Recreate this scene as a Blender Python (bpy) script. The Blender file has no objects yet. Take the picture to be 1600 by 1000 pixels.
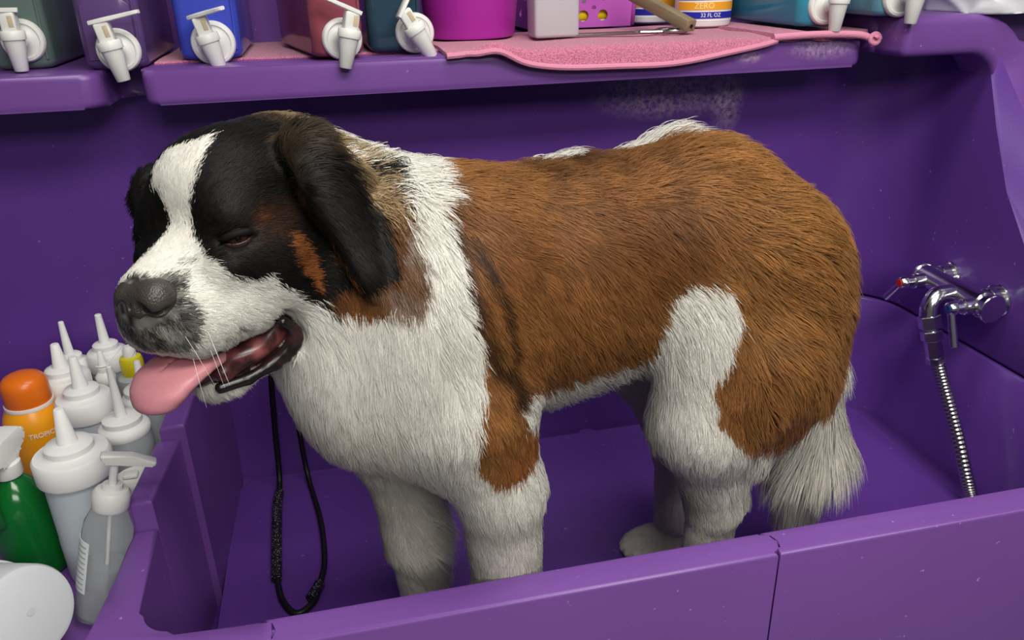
import bpy, bmesh, math, random
import numpy as np
from mathutils import Vector, Matrix, kdtree
from mathutils.bvhtree import BVHTree
R = math.radians
rng = np.random.default_rng(7)
random.seed(7)
scene = bpy.context.scene
col = scene.collection

# ------------------------------------------------------------------ camera
cam_data = bpy.data.cameras.new('camera')
cam = bpy.data.objects.new('camera', cam_data)
col.objects.link(cam)
PSI, PIT, RHO = R(12), R(24), R(1.5)
fh = Vector((math.sin(PSI), math.cos(PSI), 0))
cf = fh * math.cos(PIT) - Vector((0, 0, 1)) * math.sin(PIT)
cu0 = fh * math.sin(PIT) + Vector((0, 0, 1)) * math.cos(PIT)
cr0 = Vector((math.cos(PSI), -math.sin(PSI), 0))
cr = cr0 * math.cos(RHO) - cu0 * math.sin(RHO)
cu = cr0 * math.sin(RHO) + cu0 * math.cos(RHO)
CAM = Vector((0, 0, 0.93))
M = Matrix((cr, cu, -cf)).transposed().to_4x4()
M.translation = CAM
cam.matrix_world = M
cam_data.sensor_width = 36
cam_data.lens = 36 * 1250 / 1600
cam_data.clip_start = 0.02
scene.camera = cam

# ------------------------------------------------------------------ light
world = bpy.data.worlds.new('room_light')
scene.world = world
world.use_nodes = True
bg = world.node_tree.nodes['Background']
bg.inputs[0].default_value = (0.78, 0.84, 0.9, 1)
bg.inputs[1].default_value = 0.095
def area_lamp(name, loc, rot, sx, sy, power, colr=(1, 0.97, 0.92)):
    d = bpy.data.lights.new(name, 'AREA')
    d.shape = 'RECTANGLE'; d.size = sx; d.size_y = sy; d.energy = power; d.color = colr
    o = bpy.data.objects.new(name, d); col.objects.link(o)
    o.location = loc; o.rotation_euler = rot
    return o
area_lamp('area_lamp_light', (0.40, -0.15, 1.95), (R(14), 0, 0), 1.2, 0.5, 30)
area_lamp('area_lamp_light', (0.40, 0.85, 2.05), (0, 0, 0), 1.2, 0.3, 12)  # unseen overhead lamp, added to brighten the rim tops
area_lamp('area_lamp_light', (0.5, -1.7, 1.95), (R(35), 0, 0), 1.4, 0.6, 34)
scene.view_settings.view_transform = 'Standard'
scene.view_settings.look = 'None'
scene.view_settings.gamma = 1
scene.view_settings.use_curve_mapping = False
scene.view_settings.exposure = 0.0

# ------------------------------------------------------------------ helpers
def srgb(h):
    if isinstance(h, str):
        h = h.lstrip('#'); h = [int(h[i:i+2], 16) for i in (0, 2, 4)]
    return tuple(((c/255)/12.92 if c/255 <= 0.04045 else ((c/255+0.055)/1.055)**2.4) for c in h)
class NT:
    def __init__(self, name):
        self.m = bpy.data.materials.new(name); self.m.use_nodes = True
        self.t = self.m.node_tree; self.b = self.t.nodes['Principled BSDF']; self.out = self.t.nodes['Material Output']
    def n(self, typ, **kw):
        x = self.t.nodes.new(typ)
        for k, v in kw.items():
            if k in x.inputs.keys(): x.inputs[k].default_value = v
            else: setattr(x, k, v)
        return x
    def l(self, a, b): self.t.links.new(a, b)
def mat(name, c, rough=0.4, metal=0.0, spec=0.5, trans=0.0, ior=1.45, bump=0.0, bscale=200, var=0.0, vscale=6, sss=0.0, coat=0.0, alpha=1.0):
    k = NT(name); b = k.b
    c = srgb(c) if (isinstance(c, str) or max(c) > 1) else c
    b.inputs['Base Color'].default_value = (*c, 1)
    b.inputs['Roughness'].default_value = rough; b.inputs['Metallic'].default_value = metal
    b.inputs['Specular IOR Level'].default_value = spec; b.inputs['Transmission Weight'].default_value = trans
    b.inputs['IOR'].default_value = ior; b.inputs['Coat Weight'].default_value = coat
    b.inputs['Alpha'].default_value = alpha
    if sss:
        b.inputs['Subsurface Weight'].default_value = sss; b.inputs['Subsurface Radius'].default_value = (0.02, 0.02, 0.02)
        b.inputs['Subsurface Scale'].default_value = 1.0
    tc = k.n('ShaderNodeTexCoord')
    if var:
        nz = k.n('ShaderNodeTexNoise', Scale=vscale, Detail=5.0); k.l(tc.outputs['Object'], nz.inputs['Vector'])
        mx = k.n('ShaderNodeMix', data_type='RGBA'); k.l(nz.outputs['Fac'], mx.inputs['Factor'])
        mx.inputs['A'].default_value = (*[max(0, x*(1-var)) for x in c], 1)
        mx.inputs['B'].default_value = (*[min(1, x*(1+var)) for x in c], 1)
        k.l(mx.outputs['Result'], b.inputs['Base Color'])
    if bump:
        nz = k.n('ShaderNodeTexNoise', Scale=bscale, Detail=3.0); k.l(tc.outputs['Object'], nz.inputs['Vector'])
        bp = k.n('ShaderNodeBump', Strength=bump, Distance=0.002); k.l(nz.outputs['Fac'], bp.inputs['Height'])
        k.l(bp.outputs['Normal'], b.inputs['Normal'])
    return k.m
def link_mesh(name, me, m=None, parent=None, smooth=True):
    o = bpy.data.objects.new(name, me); col.objects.link(o)
    if m is not None: me.materials.append(m)
    if parent is not None: o.parent = parent
    if smooth:
        me.polygons.foreach_set('use_smooth', np.ones(len(me.polygons), dtype=bool))
    return o
def obj(name, bm, m=None, parent=None, smooth=True, sharp=40):
    bmesh.ops.recalc_face_normals(bm, faces=bm.faces[:])
    if smooth and sharp:
        for e in bm.edges:
            if len(e.link_faces) == 2 and e.calc_face_angle(0) > R(sharp): e.smooth = False
    me = bpy.data.meshes.new(name); bm.to_mesh(me); bm.free()
    return link_mesh(name, me, m, parent, smooth)
def tag(o, label, cat, group=None, kind=None):
    o['label'] = label; o['category'] = cat
    if group: o['group'] = group
    if kind: o['kind'] = kind
    return o
def thing(name, label, cat, loc=(0, 0, 0), rot=(0, 0, 0), group=None):
    o = bpy.data.objects.new(name, None); col.objects.link(o)
    o.location = loc; o.rotation_euler = rot; o.empty_display_size = 0.05
    return tag(o, label, cat, group)
def copy_thing(src, label=None, group=None):
    c = src.copy(); col.objects.link(c)
    if label: c['label'] = label
    if group: c['group'] = group
    for ch in src.children:
        d = ch.copy(); col.objects.link(d); d.parent = c
        for g in ch.children:
            e = g.copy(); col.objects.link(e); e.parent = d
    return c
def B(): return bmesh.new()
def bm_box(bm, c, s, bev=0.0, seg=3, mtx=None):
    r = bmesh.ops.create_cube(bm, size=1.0)
    vs = r['verts']
    for v in vs: v.co = Vector((v.co.x*s[0], v.co.y*s[1], v.co.z*s[2]))
    if bev:
        es = list({e for v in vs for e in v.link_edges})
        q = bmesh.ops.bevel(bm, geom=es, offset=bev, segments=seg, profile=0.5, affect='EDGES')
        vs = list({v for f in q['faces'] for v in f.verts} | {v for v in vs if v.is_valid})
        seen = set(vs); st = list(vs)
        while st:
            v = st.pop()
            for e in v.link_edges:
                w = e.other_vert(v)
                if w not in seen: seen.add(w); st.append(w)
        vs = list(seen)
    for v in vs:
        if mtx is not None: v.co = mtx @ v.co
        v.co = v.co + Vector(c)
    return vs
def bm_lathe(bm, prof, seg=32, center=(0, 0, 0), axis=None, sx=1, sy=1, sq=0.0):
    """prof: list of (r, z). sq: squareness of the section (superellipse)."""
    rings = []; mt = axis if axis is not None else Matrix.Identity(3)
    for r, z in prof:
        if r < 1e-6:
            rings.append([bm.verts.new(mt @ Vector((0, 0, z)) + Vector(center))]); continue
        ring = []
        for i in range(seg):
            a = 2*math.pi*(i+0.5)/seg; ca, sa = math.cos(a), math.sin(a)
            if sq:
                n = 2 + sq*8; f = (abs(ca)**n + abs(sa)**n)**(-1/n)
            else: f = 1
            ring.append(bm.verts.new(mt @ Vector((r*f*ca*sx, r*f*sa*sy, z)) + Vector(center)))
        rings.append(ring)
    for a, b in zip(rings[:-1], rings[1:]):
        if len(a) == 1 and len(b) == 1: continue
        for i in range(seg):
            j = (i+1) % seg
            if len(a) == 1: bm.faces.new((a[0], b[i], b[j]))
            elif len(b) == 1: bm.faces.new((a[i], a[j], b[0]))
            else: bm.faces.new((a[i], a[j], b[j], b[i]))
    return rings
def bm_tube(bm, pts, rad, seg=10, cap=True):
    pts = [Vector(p) for p in pts]; n = len(pts)
    rads = rad if hasattr(rad, '__len__') else [rad]*n
    up = None; rings = []
    for i, p in enumerate(pts):
        t = (pts[min(i+1, n-1)] - pts[max(i-1, 0)]).normalized()
        if up is None:
            up = t.orthogonal().normalized()
        up = (up - t*up.dot(t)).normalized(); s = t.cross(up)
        rings.append([bm.verts.new(p + (up*math.cos(2*math.pi*k/seg) + s*math.sin(2*math.pi*k/seg))*rads[i]) for k in range(seg)])
    for a, b in zip(rings[:-1], rings[1:]):
        for k in range(seg):
            bm.faces.new((a[k], a[(k+1) % seg], b[(k+1) % seg], b[k]))
    if cap:
        bm.faces.new(rings[0][::-1]); bm.faces.new(rings[-1])
    return rings
def bm_prism(bm, poly, axis, a, b, bev=0.0, seg=3):
    """poly: 2-D outline; axis 0,1,2 = the extrusion axis; a..b the span."""
    def P(u, v, w):
        return Vector({0: (w, u, v), 1: (u, w, v), 2: (u, v, w)}[axis])
    A = [bm.verts.new(P(u, v, a)) for u, v in poly]; Bv = [bm.verts.new(P(u, v, b)) for u, v in poly]
    fs = [bm.faces.new(A), bm.faces.new(Bv[::-1])]
    n = len(poly)
    for i in range(n): fs.append(bm.faces.new((A[i], Bv[i], Bv[(i+1) % n], A[(i+1) % n])))
    if bev:
        es = list(set(fs[0].edges) | set(fs[1].edges))
        bmesh.ops.bevel(bm, geom=es, offset=bev, segments=seg, profile=0.5, affect='EDGES', clamp_overlap=True)
def round_poly(pts, rads, seg=6):
    """round the corners of a 2-D polygon."""
    out = []; n = len(pts)
    for i in range(n):
        p = Vector(pts[i]); a = Vector(pts[i-1]); b = Vector(pts[(i+1) % n])
        r = rads[i] if hasattr(rads, '__len__') else rads
        if r <= 0: out.append((p.x, p.y)); continue
        u = (a-p); v = (b-p); lu, lv = u.length, v.length; u.normalize(); v.normalize()
        ang = u.angle(v); d = min(r/math.tan(ang/2), lu*0.49, lv*0.49)
        rr = d*math.tan(ang/2)
        c = p + (u+v).normalized()*(rr/math.sin(ang/2))
        s0 = p+u*d-c; s1 = p+v*d-c
        a0 = math.atan2(s0.y, s0.x); a1 = math.atan2(s1.y, s1.x)
        da = (a1-a0+math.pi) % (2*math.pi)-math.pi
        for k in range(seg+1):
            t = a0+da*k/seg; out.append((c.x+rr*math.cos(t), c.y+rr*math.sin(t)))
    return out
def spline(pts, n=8):
    pts = [Vector(p) for p in pts]; out = []
    P = [pts[0]*2-pts[1]] + pts + [pts[-1]*2-pts[-2]]
    for i in range(1, len(P)-2):
        p0, p1, p2, p3 = P[i-1], P[i], P[i+1], P[i+2]
        for k in range(n):
            t = k/n
            out.append(0.5*((2*p1)+(p2-p0)*t+(2*p0-5*p1+4*p2-p3)*t*t+(3*p1-p0-3*p2+p3)*t**3))
    out.append(pts[-1]); return out

# ---- implicit surfaces -> one continuous mesh (surface nets)
class Field:
    def __init__(self, lo, hi, h):
        self.lo = np.array(lo, np.float32); self.h = h
        self.n = np.ceil((np.array(hi)-self.lo)/h).astype(int)+1
        self.v = np.full(self.n, 0.3, np.float32)
        self.ax = [self.lo[i]+np.arange(self.n[i], dtype=np.float32)*h for i in range(3)]
    def sub(self, lo, hi):
        i0 = np.clip(((np.array(lo)-self.lo)/self.h).astype(int), 0, self.n-1)
        i1 = np.clip(np.ceil((np.array(hi)-self.lo)/self.h).astype(int)+1, 1, self.n)
        sl = tuple(slice(a, b) for a, b in zip(i0, i1))
        X, Y, Z = np.meshgrid(self.ax[0][sl[0]], self.ax[1][sl[1]], self.ax[2][sl[2]], indexing='ij', sparse=True)
        return sl, X, Y, Z
    def add(self, d, sl, k, cut=False):
        a = self.v[sl]
        if cut:
            d = -d; h = np.clip(0.5-0.5*(a-d)/k, 0, 1) if k > 0 else (d > a)
            self.v[sl] = a*(1-h)+d*h+k*h*(1-h)
        else:
            h = np.clip(0.5+0.5*(d-a)/k, 0, 1)
            self.v[sl] = d*(1-h)+a*h-k*h*(1-h)
    def ell(self, c, r, k=0.03, rot=None, cut=False):
        c = np.array(c, np.float32); r = np.array(r, np.float32); m = float(r.max())+k*1.5+0.012
        sl, X, Y, Z = self.sub(c-m, c+m)
        x, y, z = X-c[0], Y-c[1], Z-c[2]
        if rot is not None:
            q = np.array(rot, np.float32)   # columns = local axes
            x, y, z = [x*q[0, i]+y*q[1, i]+z*q[2, i] for i in range(3)]
        k0 = np.sqrt((x/r[0])**2+(y/r[1])**2+(z/r[2])**2)
        k1 = np.sqrt((x/r[0]**2)**2+(y/r[1]**2)**2+(z/r[2]**2)**2)+1e-9
        d = np.where(k0 < 1e-4, -r.min(), k0*(k0-1)/k1)
        self.add(d.astype(np.float32), sl, k, cut)
    def cone(self, a, b, ra, rb, k=0.03, cut=False):
        a = np.array(a, np.float32); b = np.array(b, np.float32); m = max(ra, rb)+k*1.5+0.012
        sl, X, Y, Z = self.sub(np.minimum(a, b)-m, np.maximum(a, b)+m)
        e = b-a; L = float(e@e)
        t = np.clip(((X-a[0])*e[0]+(Y-a[1])*e[1]+(Z-a[2])*e[2])/L, 0, 1)
        d = np.sqrt((X-a[0]-t*e[0])**2+(Y-a[1]-t*e[1])**2+(Z-a[2]-t*e[2])**2)-(ra+(rb-ra)*t)
        self.add(d.astype(np.float32), sl, k, cut)
    def box(self, c, s, r, k=0.02, cut=False, rot=None):
        """rounded box: full size s, corner radius r"""
        c = np.array(c, np.float32); hs = np.array(s, np.float32)/2; m = hs+k*1.5+0.012
        if rot is not None: m = np.full(3, float(np.linalg.norm(m)))
        sl, X, Y, Z = self.sub(c-m, c+m)
        x, y, z = X-c[0], Y-c[1], Z-c[2]
        if rot is not None:
            q = np.array(rot, np.float32); x, y, z = [x*q[0, i]+y*q[1, i]+z*q[2, i] for i in range(3)]
        x, y, z = [np.abs(w)-hs[i]+r for i, w in enumerate((x, y, z))]
        d = np.sqrt(np.maximum(x, 0)**2+np.maximum(y, 0)**2+np.maximum(z, 0)**2)+np.minimum(np.maximum(np.maximum(x, y), z), 0)-r
        self.add(d.astype(np.float32), sl, k, cut)
    def sample(self, P):
        g = (P-self.lo)/self.h; i = np.clip(g.astype(int), 0, self.n-2); f = g-i; o = 0
        for dx in (0, 1):
            for dy in (0, 1):
                for dz in (0, 1):
                    w = np.abs(1-dx-f[:, 0])*np.abs(1-dy-f[:, 1])*np.abs(1-dz-f[:, 2])
                    o = o+w*self.v[i[:, 0]+dx, i[:, 1]+dy, i[:, 2]+dz]
        return o
    def grad(self, P):
        e = self.h; g = np.stack([self.sample(P+np.eye(3)[i]*e)-self.sample(P-np.eye(3)[i]*e) for i in range(3)], 1)
        return g/(np.linalg.norm(g, axis=1, keepdims=True)+1e-9)
    def nets(self):
        v = self.v; ins = v < 0
        c = [(a, b, d) for a in (0, 1) for b in (0, 1) for d in (0, 1)]
        n = self.n-1
        cnt = np.zeros(n, np.int8)
        for a, b, d in c: cnt += ins[a:a+n[0], b:b+n[1], d:d+n[2]]
        act = (cnt > 0) & (cnt < 8)
        I = np.argwhere(act); idx = np.full(n, -1, np.int64); idx[act] = np.arange(len(I))
        acc = np.zeros((len(I), 3)); num = np.zeros(len(I))
        val = {t: v[I[:, 0]+t[0], I[:, 1]+t[1], I[:, 2]+t[2]] for t in c}
        for t in c:
            for ax in range(3):
                if t[ax]: continue
                u = list(t); u[ax] = 1; u = tuple(u)
                A, Bq = val[t], val[u]; m = (A < 0) != (Bq < 0)
                tt = np.where(m, A/np.where(m, A-Bq, 1), 0)
                p = np.tile(np.array(t, float), (len(I), 1)); p[:, ax] = tt
                acc[m] += p[m]; num[m] += 1
        V = (acc/num[:, None]+I)*self.h+self.lo
        F = []
        for ax in range(3):
            o1, o2 = (ax+1) % 3, (ax+2) % 3
            s0 = [slice(None)]*3; s1 = [slice(None)]*3; s0[ax] = slice(0, -1); s1[ax] = slice(1, None)
            A, Bq = ins[tuple(s0)], ins[tuple(s1)]
            E = np.argwhere(A != Bq)
            E = E[(E[:, o1] > 0) & (E[:, o2] > 0) & (E[:, o1] < n[o1]) & (E[:, o2] < n[o2])]
            q = []
            for d1, d2 in ((1, 1), (0, 1), (0, 0), (1, 0)):
                w = E.copy(); w[:, o1] -= d1; w[:, o2] -= d2; q.append(idx[w[:, 0], w[:, 1], w[:, 2]])
            q = np.stack(q, 1); fl = ~A[E[:, 0], E[:, 1], E[:, 2]]
            q[fl] = q[fl][:, ::-1]; F.append(q)
        return V, np.concatenate(F)
def mesh_from(name, V, F):
    me = bpy.data.meshes.new(name)
    me.vertices.add(len(V)); me.vertices.foreach_set('co', np.asarray(V, np.float32).ravel())
    me.loops.add(F.size); me.loops.foreach_set('vertex_index', F.astype(np.int32).ravel())
    me.polygons.add(len(F)); me.polygons.foreach_set('loop_start', np.arange(0, F.size, F.shape[1], dtype=np.int32))
    me.update(calc_edges=True); me.validate()
    return me
def smooth_mesh(V, F, it=3, lam=0.5):
    for _ in range(it):
        acc = np.zeros_like(V); num = np.zeros(len(V))
        for i in range(4):
            for j in ((i+1) % 4, (i-1) % 4):
                np.add.at(acc, F[:, i], V[F[:, j]]); np.add.at(num, F[:, i], 1)
        V = V+lam*(acc/num[:, None]-V)
    return V
def in_poly(x, y, poly):
    r = np.zeros(x.shape, bool); n = len(poly)
    for i in range(n):
        x0, y0 = poly[i]; x1, y1 = poly[(i+1) % n]
        if y0 == y1: continue
        m = (y0 > y) != (y1 > y)
        r ^= m & (x < (x1-x0)*(y-y0)/(y1-y0)+x0)
    return r

# ------------------------------------------------------------------ setting
def purple(name, c=(117, 74, 151), rough=0.36, scuff=None):
    k = NT(name); tc = k.n('ShaderNodeTexCoord'); c = srgb(c)
    n1 = k.n('ShaderNodeTexNoise', Scale=3.0, Detail=4.0); k.l(tc.outputs['Object'], n1.inputs['Vector'])
    mx = k.n('ShaderNodeMix', data_type='RGBA'); k.l(n1.outputs['Fac'], mx.inputs['Factor'])
    mx.inputs['A'].default_value = (*[x*0.86 for x in c], 1); mx.inputs['B'].default_value = (*[x*1.12 for x in c], 1)
    # little pale nicks
    n2 = k.n('ShaderNodeTexNoise', Scale=95.0, Detail=2.0); k.l(tc.outputs['Object'], n2.inputs['Vector'])
    rp = k.n('ShaderNodeMapRange'); rp.inputs[1].default_value = 0.735; rp.inputs[2].default_value = 0.77; k.l(n2.outputs['Fac'], rp.inputs[0])
    m2 = k.n('ShaderNodeMix', data_type='RGBA'); k.l(rp.outputs[0], m2.inputs['Factor']); k.l(mx.outputs['Result'], m2.inputs['A'])
    m2.inputs['B'].default_value = (*[min(1, x*1.5+0.1) for x in c], 1); last = m2.outputs['Result']
    if scuff:
        for (cx_, cz_, rx_, rz_) in scuff:
            mp = k.n('ShaderNodeMapping'); k.l(tc.outputs['Object'], mp.inputs['Vector'])
            mp.inputs['Location'].default_value = (-cx_/rx_, 0, -cz_/rz_); mp.inputs['Scale'].default_value = (1/rx_, 0, 1/rz_)
            ln = k.n('ShaderNodeVectorMath', operation='LENGTH'); k.l(mp.outputs['Vector'], ln.inputs[0])
            fa = k.n('ShaderNodeMapRange'); fa.inputs[1].default_value = 1.0; fa.inputs[2].default_value = 0.35; k.l(ln.outputs['Value'], fa.inputs[0])
            ns = k.n('ShaderNodeTexNoise', Scale=130.0, Detail=8.0, Roughness=0.75); k.l(tc.outputs['Object'], ns.inputs['Vector'])
            mr = k.n('ShaderNodeMapRange'); mr.inputs[1].default_value = 0.40; mr.inputs[2].default_value = 0.72; k.l(ns.outputs['Fac'], mr.inputs[0])
            ml = k.n('ShaderNodeMath', operation='MULTIPLY'); k.l(fa.outputs[0], ml.inputs[0]); k.l(mr.outputs[0], ml.inputs[1])
            m3 = k.n('ShaderNodeMix', data_type='RGBA'); k.l(ml.outputs[0], m3.inputs['Factor']); k.l(last, m3.inputs['A']); m3.inputs['B'].default_value = (*srgb((206, 182, 198)), 1)
            last = m3.outputs['Result']
    k.l(last, k.b.inputs['Base Color'])
    rr = k.n('ShaderNodeMapRange'); rr.inputs[3].default_value = rough-0.06; rr.inputs[4].default_value = rough+0.10; k.l(n1.outputs['Fac'], rr.inputs[0]); k.l(rr.outputs[0], k.b.inputs['Roughness'])
    n3 = k.n('ShaderNodeTexNoise', Scale=420.0, Detail=2.0); k.l(tc.outputs['Object'], n3.inputs['Vector'])
    bp = k.n('ShaderNodeBump', Strength=0.12, Distance=0.001); k.l(n3.outputs['Fac'], bp.inputs['Height']); k.l(bp.outputs['Normal'], k.b.inputs['Normal'])
    return k.m
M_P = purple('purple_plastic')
M_PI = purple('purple_plastic_shaded', (96, 57, 142), 0.26)  # darker, glossier copy: shade inside the tub put into the colour
M_PW = purple('purple_plastic_shaded_scuffed', (96, 57, 142), 0.26, scuff=[(0.23, 0.795, 0.17, 0.050), (0.345, 0.775, 0.040, 0.065)])  # same shade-darkened copy for the upper wall, with real scuffs
M_PS = purple('purple_plastic_shelf', (117, 74, 151), scuff=[(0.44, 0.884, 0.075, 0.022), (0.30, 0.875, 0.03, 0.012)])
M_DARK = mat('dark_gap', '#140a1e', 0.8)
def struct(name, bm, m): o = obj(name, bm, m); o['kind'] = 'structure'; return o
bm = B(); bm_box(bm, (0.3, 1.92, 0.6), (3.6, 0.04, 2.6)); struct('wall_back', bm, mat('painted_wall', (176, 184, 172), 0.7, var=0.04))
bm = B(); bm_box(bm, (0.3, 0.0, -0.72), (3.6, 4.2, 0.04)); struct('floor', bm, mat('room_floor', (150, 146, 140), 0.5, var=0.08))

tub = thing('grooming_tub', 'purple moulded plastic dog washing tub with shelf above and a low front wall', 'bathtub', (0.4, 1.1, -0.1))
TO = Vector((0.4, 1.1, -0.1))
def part(name, bm, m, parent=tub, off=TO, **kw):
    o = obj(name, bm, m, parent, **kw)
    o.data.transform(Matrix.Translation(-Vector(off))); return o
# walls: one plan path (back wall, round corner, end wall), swept up in z
XE = 1.12; YB = 1.45
def wall_path(dx, dy, r=0.13, x0=-0.95, yend=0.70):
    xe, yb = XE+dx, YB+dy; pts = [(x0+i*(xe-r-x0)/14, yb) for i in range(15)]
    for i in range(1, 13):
        a = math.pi/2*(1-i/12); pts.append((xe-r+r*math.cos(a), yb-r+r*math.sin(a)))
    n = 16
    for i in range(1, n+1): pts.append((xe, yb-r+(yend-(yb-r))*i/n))
    return pts
def flange_y(z):
    T = [(-0.25, 0.66), (0.24, 0.70), (0.28, 0.76), (0.33, 0.90), (0.40, 0.99), (0.50, 1.08), (0.573, 1.131), (0.653, 1.169), (0.753, 1.213), (0.9, 1.215)]
    for (z0, y0), (z1, y1) in zip(T[:-1], T[1:]):
        if z <= z1: return y0+(y1-y0)*(z-z0)/(z1-z0)
    return T[-1][1]
def wall_sheet(levels, trim=False):
    bm = B(); rows = []
    lv2 = list(levels)+[(z, dx+0.013, dy+0.013) for z, dx, dy in reversed(levels)]
    for z, dx, dy in lv2:
        rows.append([bm.verts.new((x, y, z)) for x, y in wall_path(dx, dy, yend=(flange_y(z)+0.02 if trim else 0.70))])
    n = len(rows)
    for k in range(n):
        a, b = rows[k], rows[(k+1) % n]
        for i in range(len(a)-1): bm.faces.new((a[i], a[i+1], b[i+1], b[i]))
    bm.faces.new([r[0] for r in rows]); bm.faces.new([r[-1] for r in rows])
    return bm
lv = [(-0.034, -0.060, -0.055)]
for i in range(7):
    a = math.pi/2*i/6; lv.append((-0.028+0.03*(1-math.cos(a)), -0.045+0.030*math.sin(a)-0.012, -0.045+0.030*math.sin(a)-0.006))
lv += [(0.12, -0.014, -0.008), (0.245, -0.004, -0.001), (0.2495, 0.0, 0.003), (0.2495, 0.008, 0.011)]
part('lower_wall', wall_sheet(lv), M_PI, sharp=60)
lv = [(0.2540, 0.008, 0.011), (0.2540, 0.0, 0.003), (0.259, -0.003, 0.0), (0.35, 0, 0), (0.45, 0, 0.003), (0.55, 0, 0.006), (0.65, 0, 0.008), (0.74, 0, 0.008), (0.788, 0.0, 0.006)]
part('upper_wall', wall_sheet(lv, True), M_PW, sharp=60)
bm = B(); bm_box(bm, (0.1, 1.485, 0.2520), (2.1, 0.02, 0.02)); bm_box(bm, (1.155, 1.0, 0.2520), (0.02, 0.95, 0.02))
bm_box(bm, (1.13, 1.46, 0.252), (0.09, 0.09, 0.02)); part('seam_backing', bm, M_DARK, smooth=False)
# basin floor, standing panel with a gap at the back
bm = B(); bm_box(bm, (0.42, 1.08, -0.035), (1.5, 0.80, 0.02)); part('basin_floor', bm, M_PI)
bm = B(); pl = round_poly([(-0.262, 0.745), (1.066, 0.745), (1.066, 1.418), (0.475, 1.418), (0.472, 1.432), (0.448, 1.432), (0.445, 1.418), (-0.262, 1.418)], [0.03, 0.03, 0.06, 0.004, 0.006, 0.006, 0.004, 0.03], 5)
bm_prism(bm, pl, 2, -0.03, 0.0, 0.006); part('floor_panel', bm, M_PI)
# front wall: three pieces with a keyed joint
YI, YO, ZR = 0.737, 0.693, 0.26
def key(x):                                           # plan of one joint, back to front
    return [(x, YI), (x+0.006, YI-0.012), (x+0.017, YI-0.016), (x+0.018, YI-0.026), (x+0.006, YI-0.029), (x+0.004, YO)]
g = 0.0012
j1 = key(-0.140); j2 = key(0.4715)
mid = [(x+g, y) for x, y in j1]+[(x-g, y) for x, y in reversed(j2)]
bm = B(); bm_prism(bm, mid, 2, -0.30, ZR, 0.0045, 3); part('front_panel', bm, M_P, sharp=50)
right = [(x+g, y) for x, y in j2]+[(1.30, YO), (1.30, YI)]
bm = B(); bm_prism(bm, right, 2, -0.30, ZR, 0.0045, 3); part('front_panel', bm, M_P, sharp=50)
arc = [(-0.236-0.045*math.sin(t), YI+0.045-0.045*math.cos(t)) for t in [math.pi/2*i/8 for i in range(9)]]
left = [(x-g, y) for x, y in reversed(j1)]+arc+[(-0.286, 0.94), (-0.318, 0.94), (-0.322, 0.82), (-0.329, 0.76), (-0.345, 0.70), (-0.36, 0.655), (-0.14, 0.655)]
bm = B(); bm_prism(bm, left, 2, -0.30, ZR, 0.006, 3); part('front_corner', bm, M_P, sharp=50)
# divider between the basin and the bottle ledge: two raised steps
bm = B(); pl = [(-0.286, 0.942), (-0.274, 1.095), (-0.308, 1.095), (-0.319, 0.942)]
bm_prism(bm, pl, 2, -0.04, 0.302, 0.007, 3); part('divider_step', bm, M_P, sharp=50)
bm = B(); pl = [(-0.264, 1.097), (-0.256, 1.445), (-0.293, 1.445), (-0.300, 1.097)]
bm_prism(bm, pl, 2, -0.04, 0.322, 0.007, 3); part('divider_step', bm, M_P, sharp=50)
ZD = 0.15
bm = B(); bm_box(bm, (-0.64, 1.05, ZD-0.02), (0.66, 0.82, 0.04), 0.006); part('bottle_ledge', bm, M_P)
bm = B(); bm_box(bm, (-0.96, 1.05, ZD+0.03), (0.03, 0.82, 0.20), 0.008); part('ledge_side', bm, M_P)
bm = B(); bm_box(bm, (-0.72, 0.655, ZD-0.06), (0.5, 0.03, 0.16), 0.008); part('ledge_front', bm, M_P)
# shelf with two notches in its front edge
ZS = 0.80
sh = round_poly([(-0.95, 1.30), (-0.325, 1.30), (-0.325, 1.43), (-0.27, 1.43), (-0.27, 1.30), (0.918, 1.30), (0.918, 1.43), (0.975, 1.43), (1.0, 1.43), (1.0, 1.80), (-0.95, 1.80)],
                [0.01, 0.028, 0.02, 0.02, 0.022, 0.02, 0.02, 0, 0, 0.02, 0.02], 6)
bm = B(); bm_prism(bm, sh, 2, 0.750, ZS, 0.010, 4); part('shelf', bm, M_PS, sharp=50)
bm = B(); bm_box(bm, (0.025, 1.815, 0.93), (1.95, 0.03, 0.30), 0.01); part('shelf_back', bm, M_P)
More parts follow.
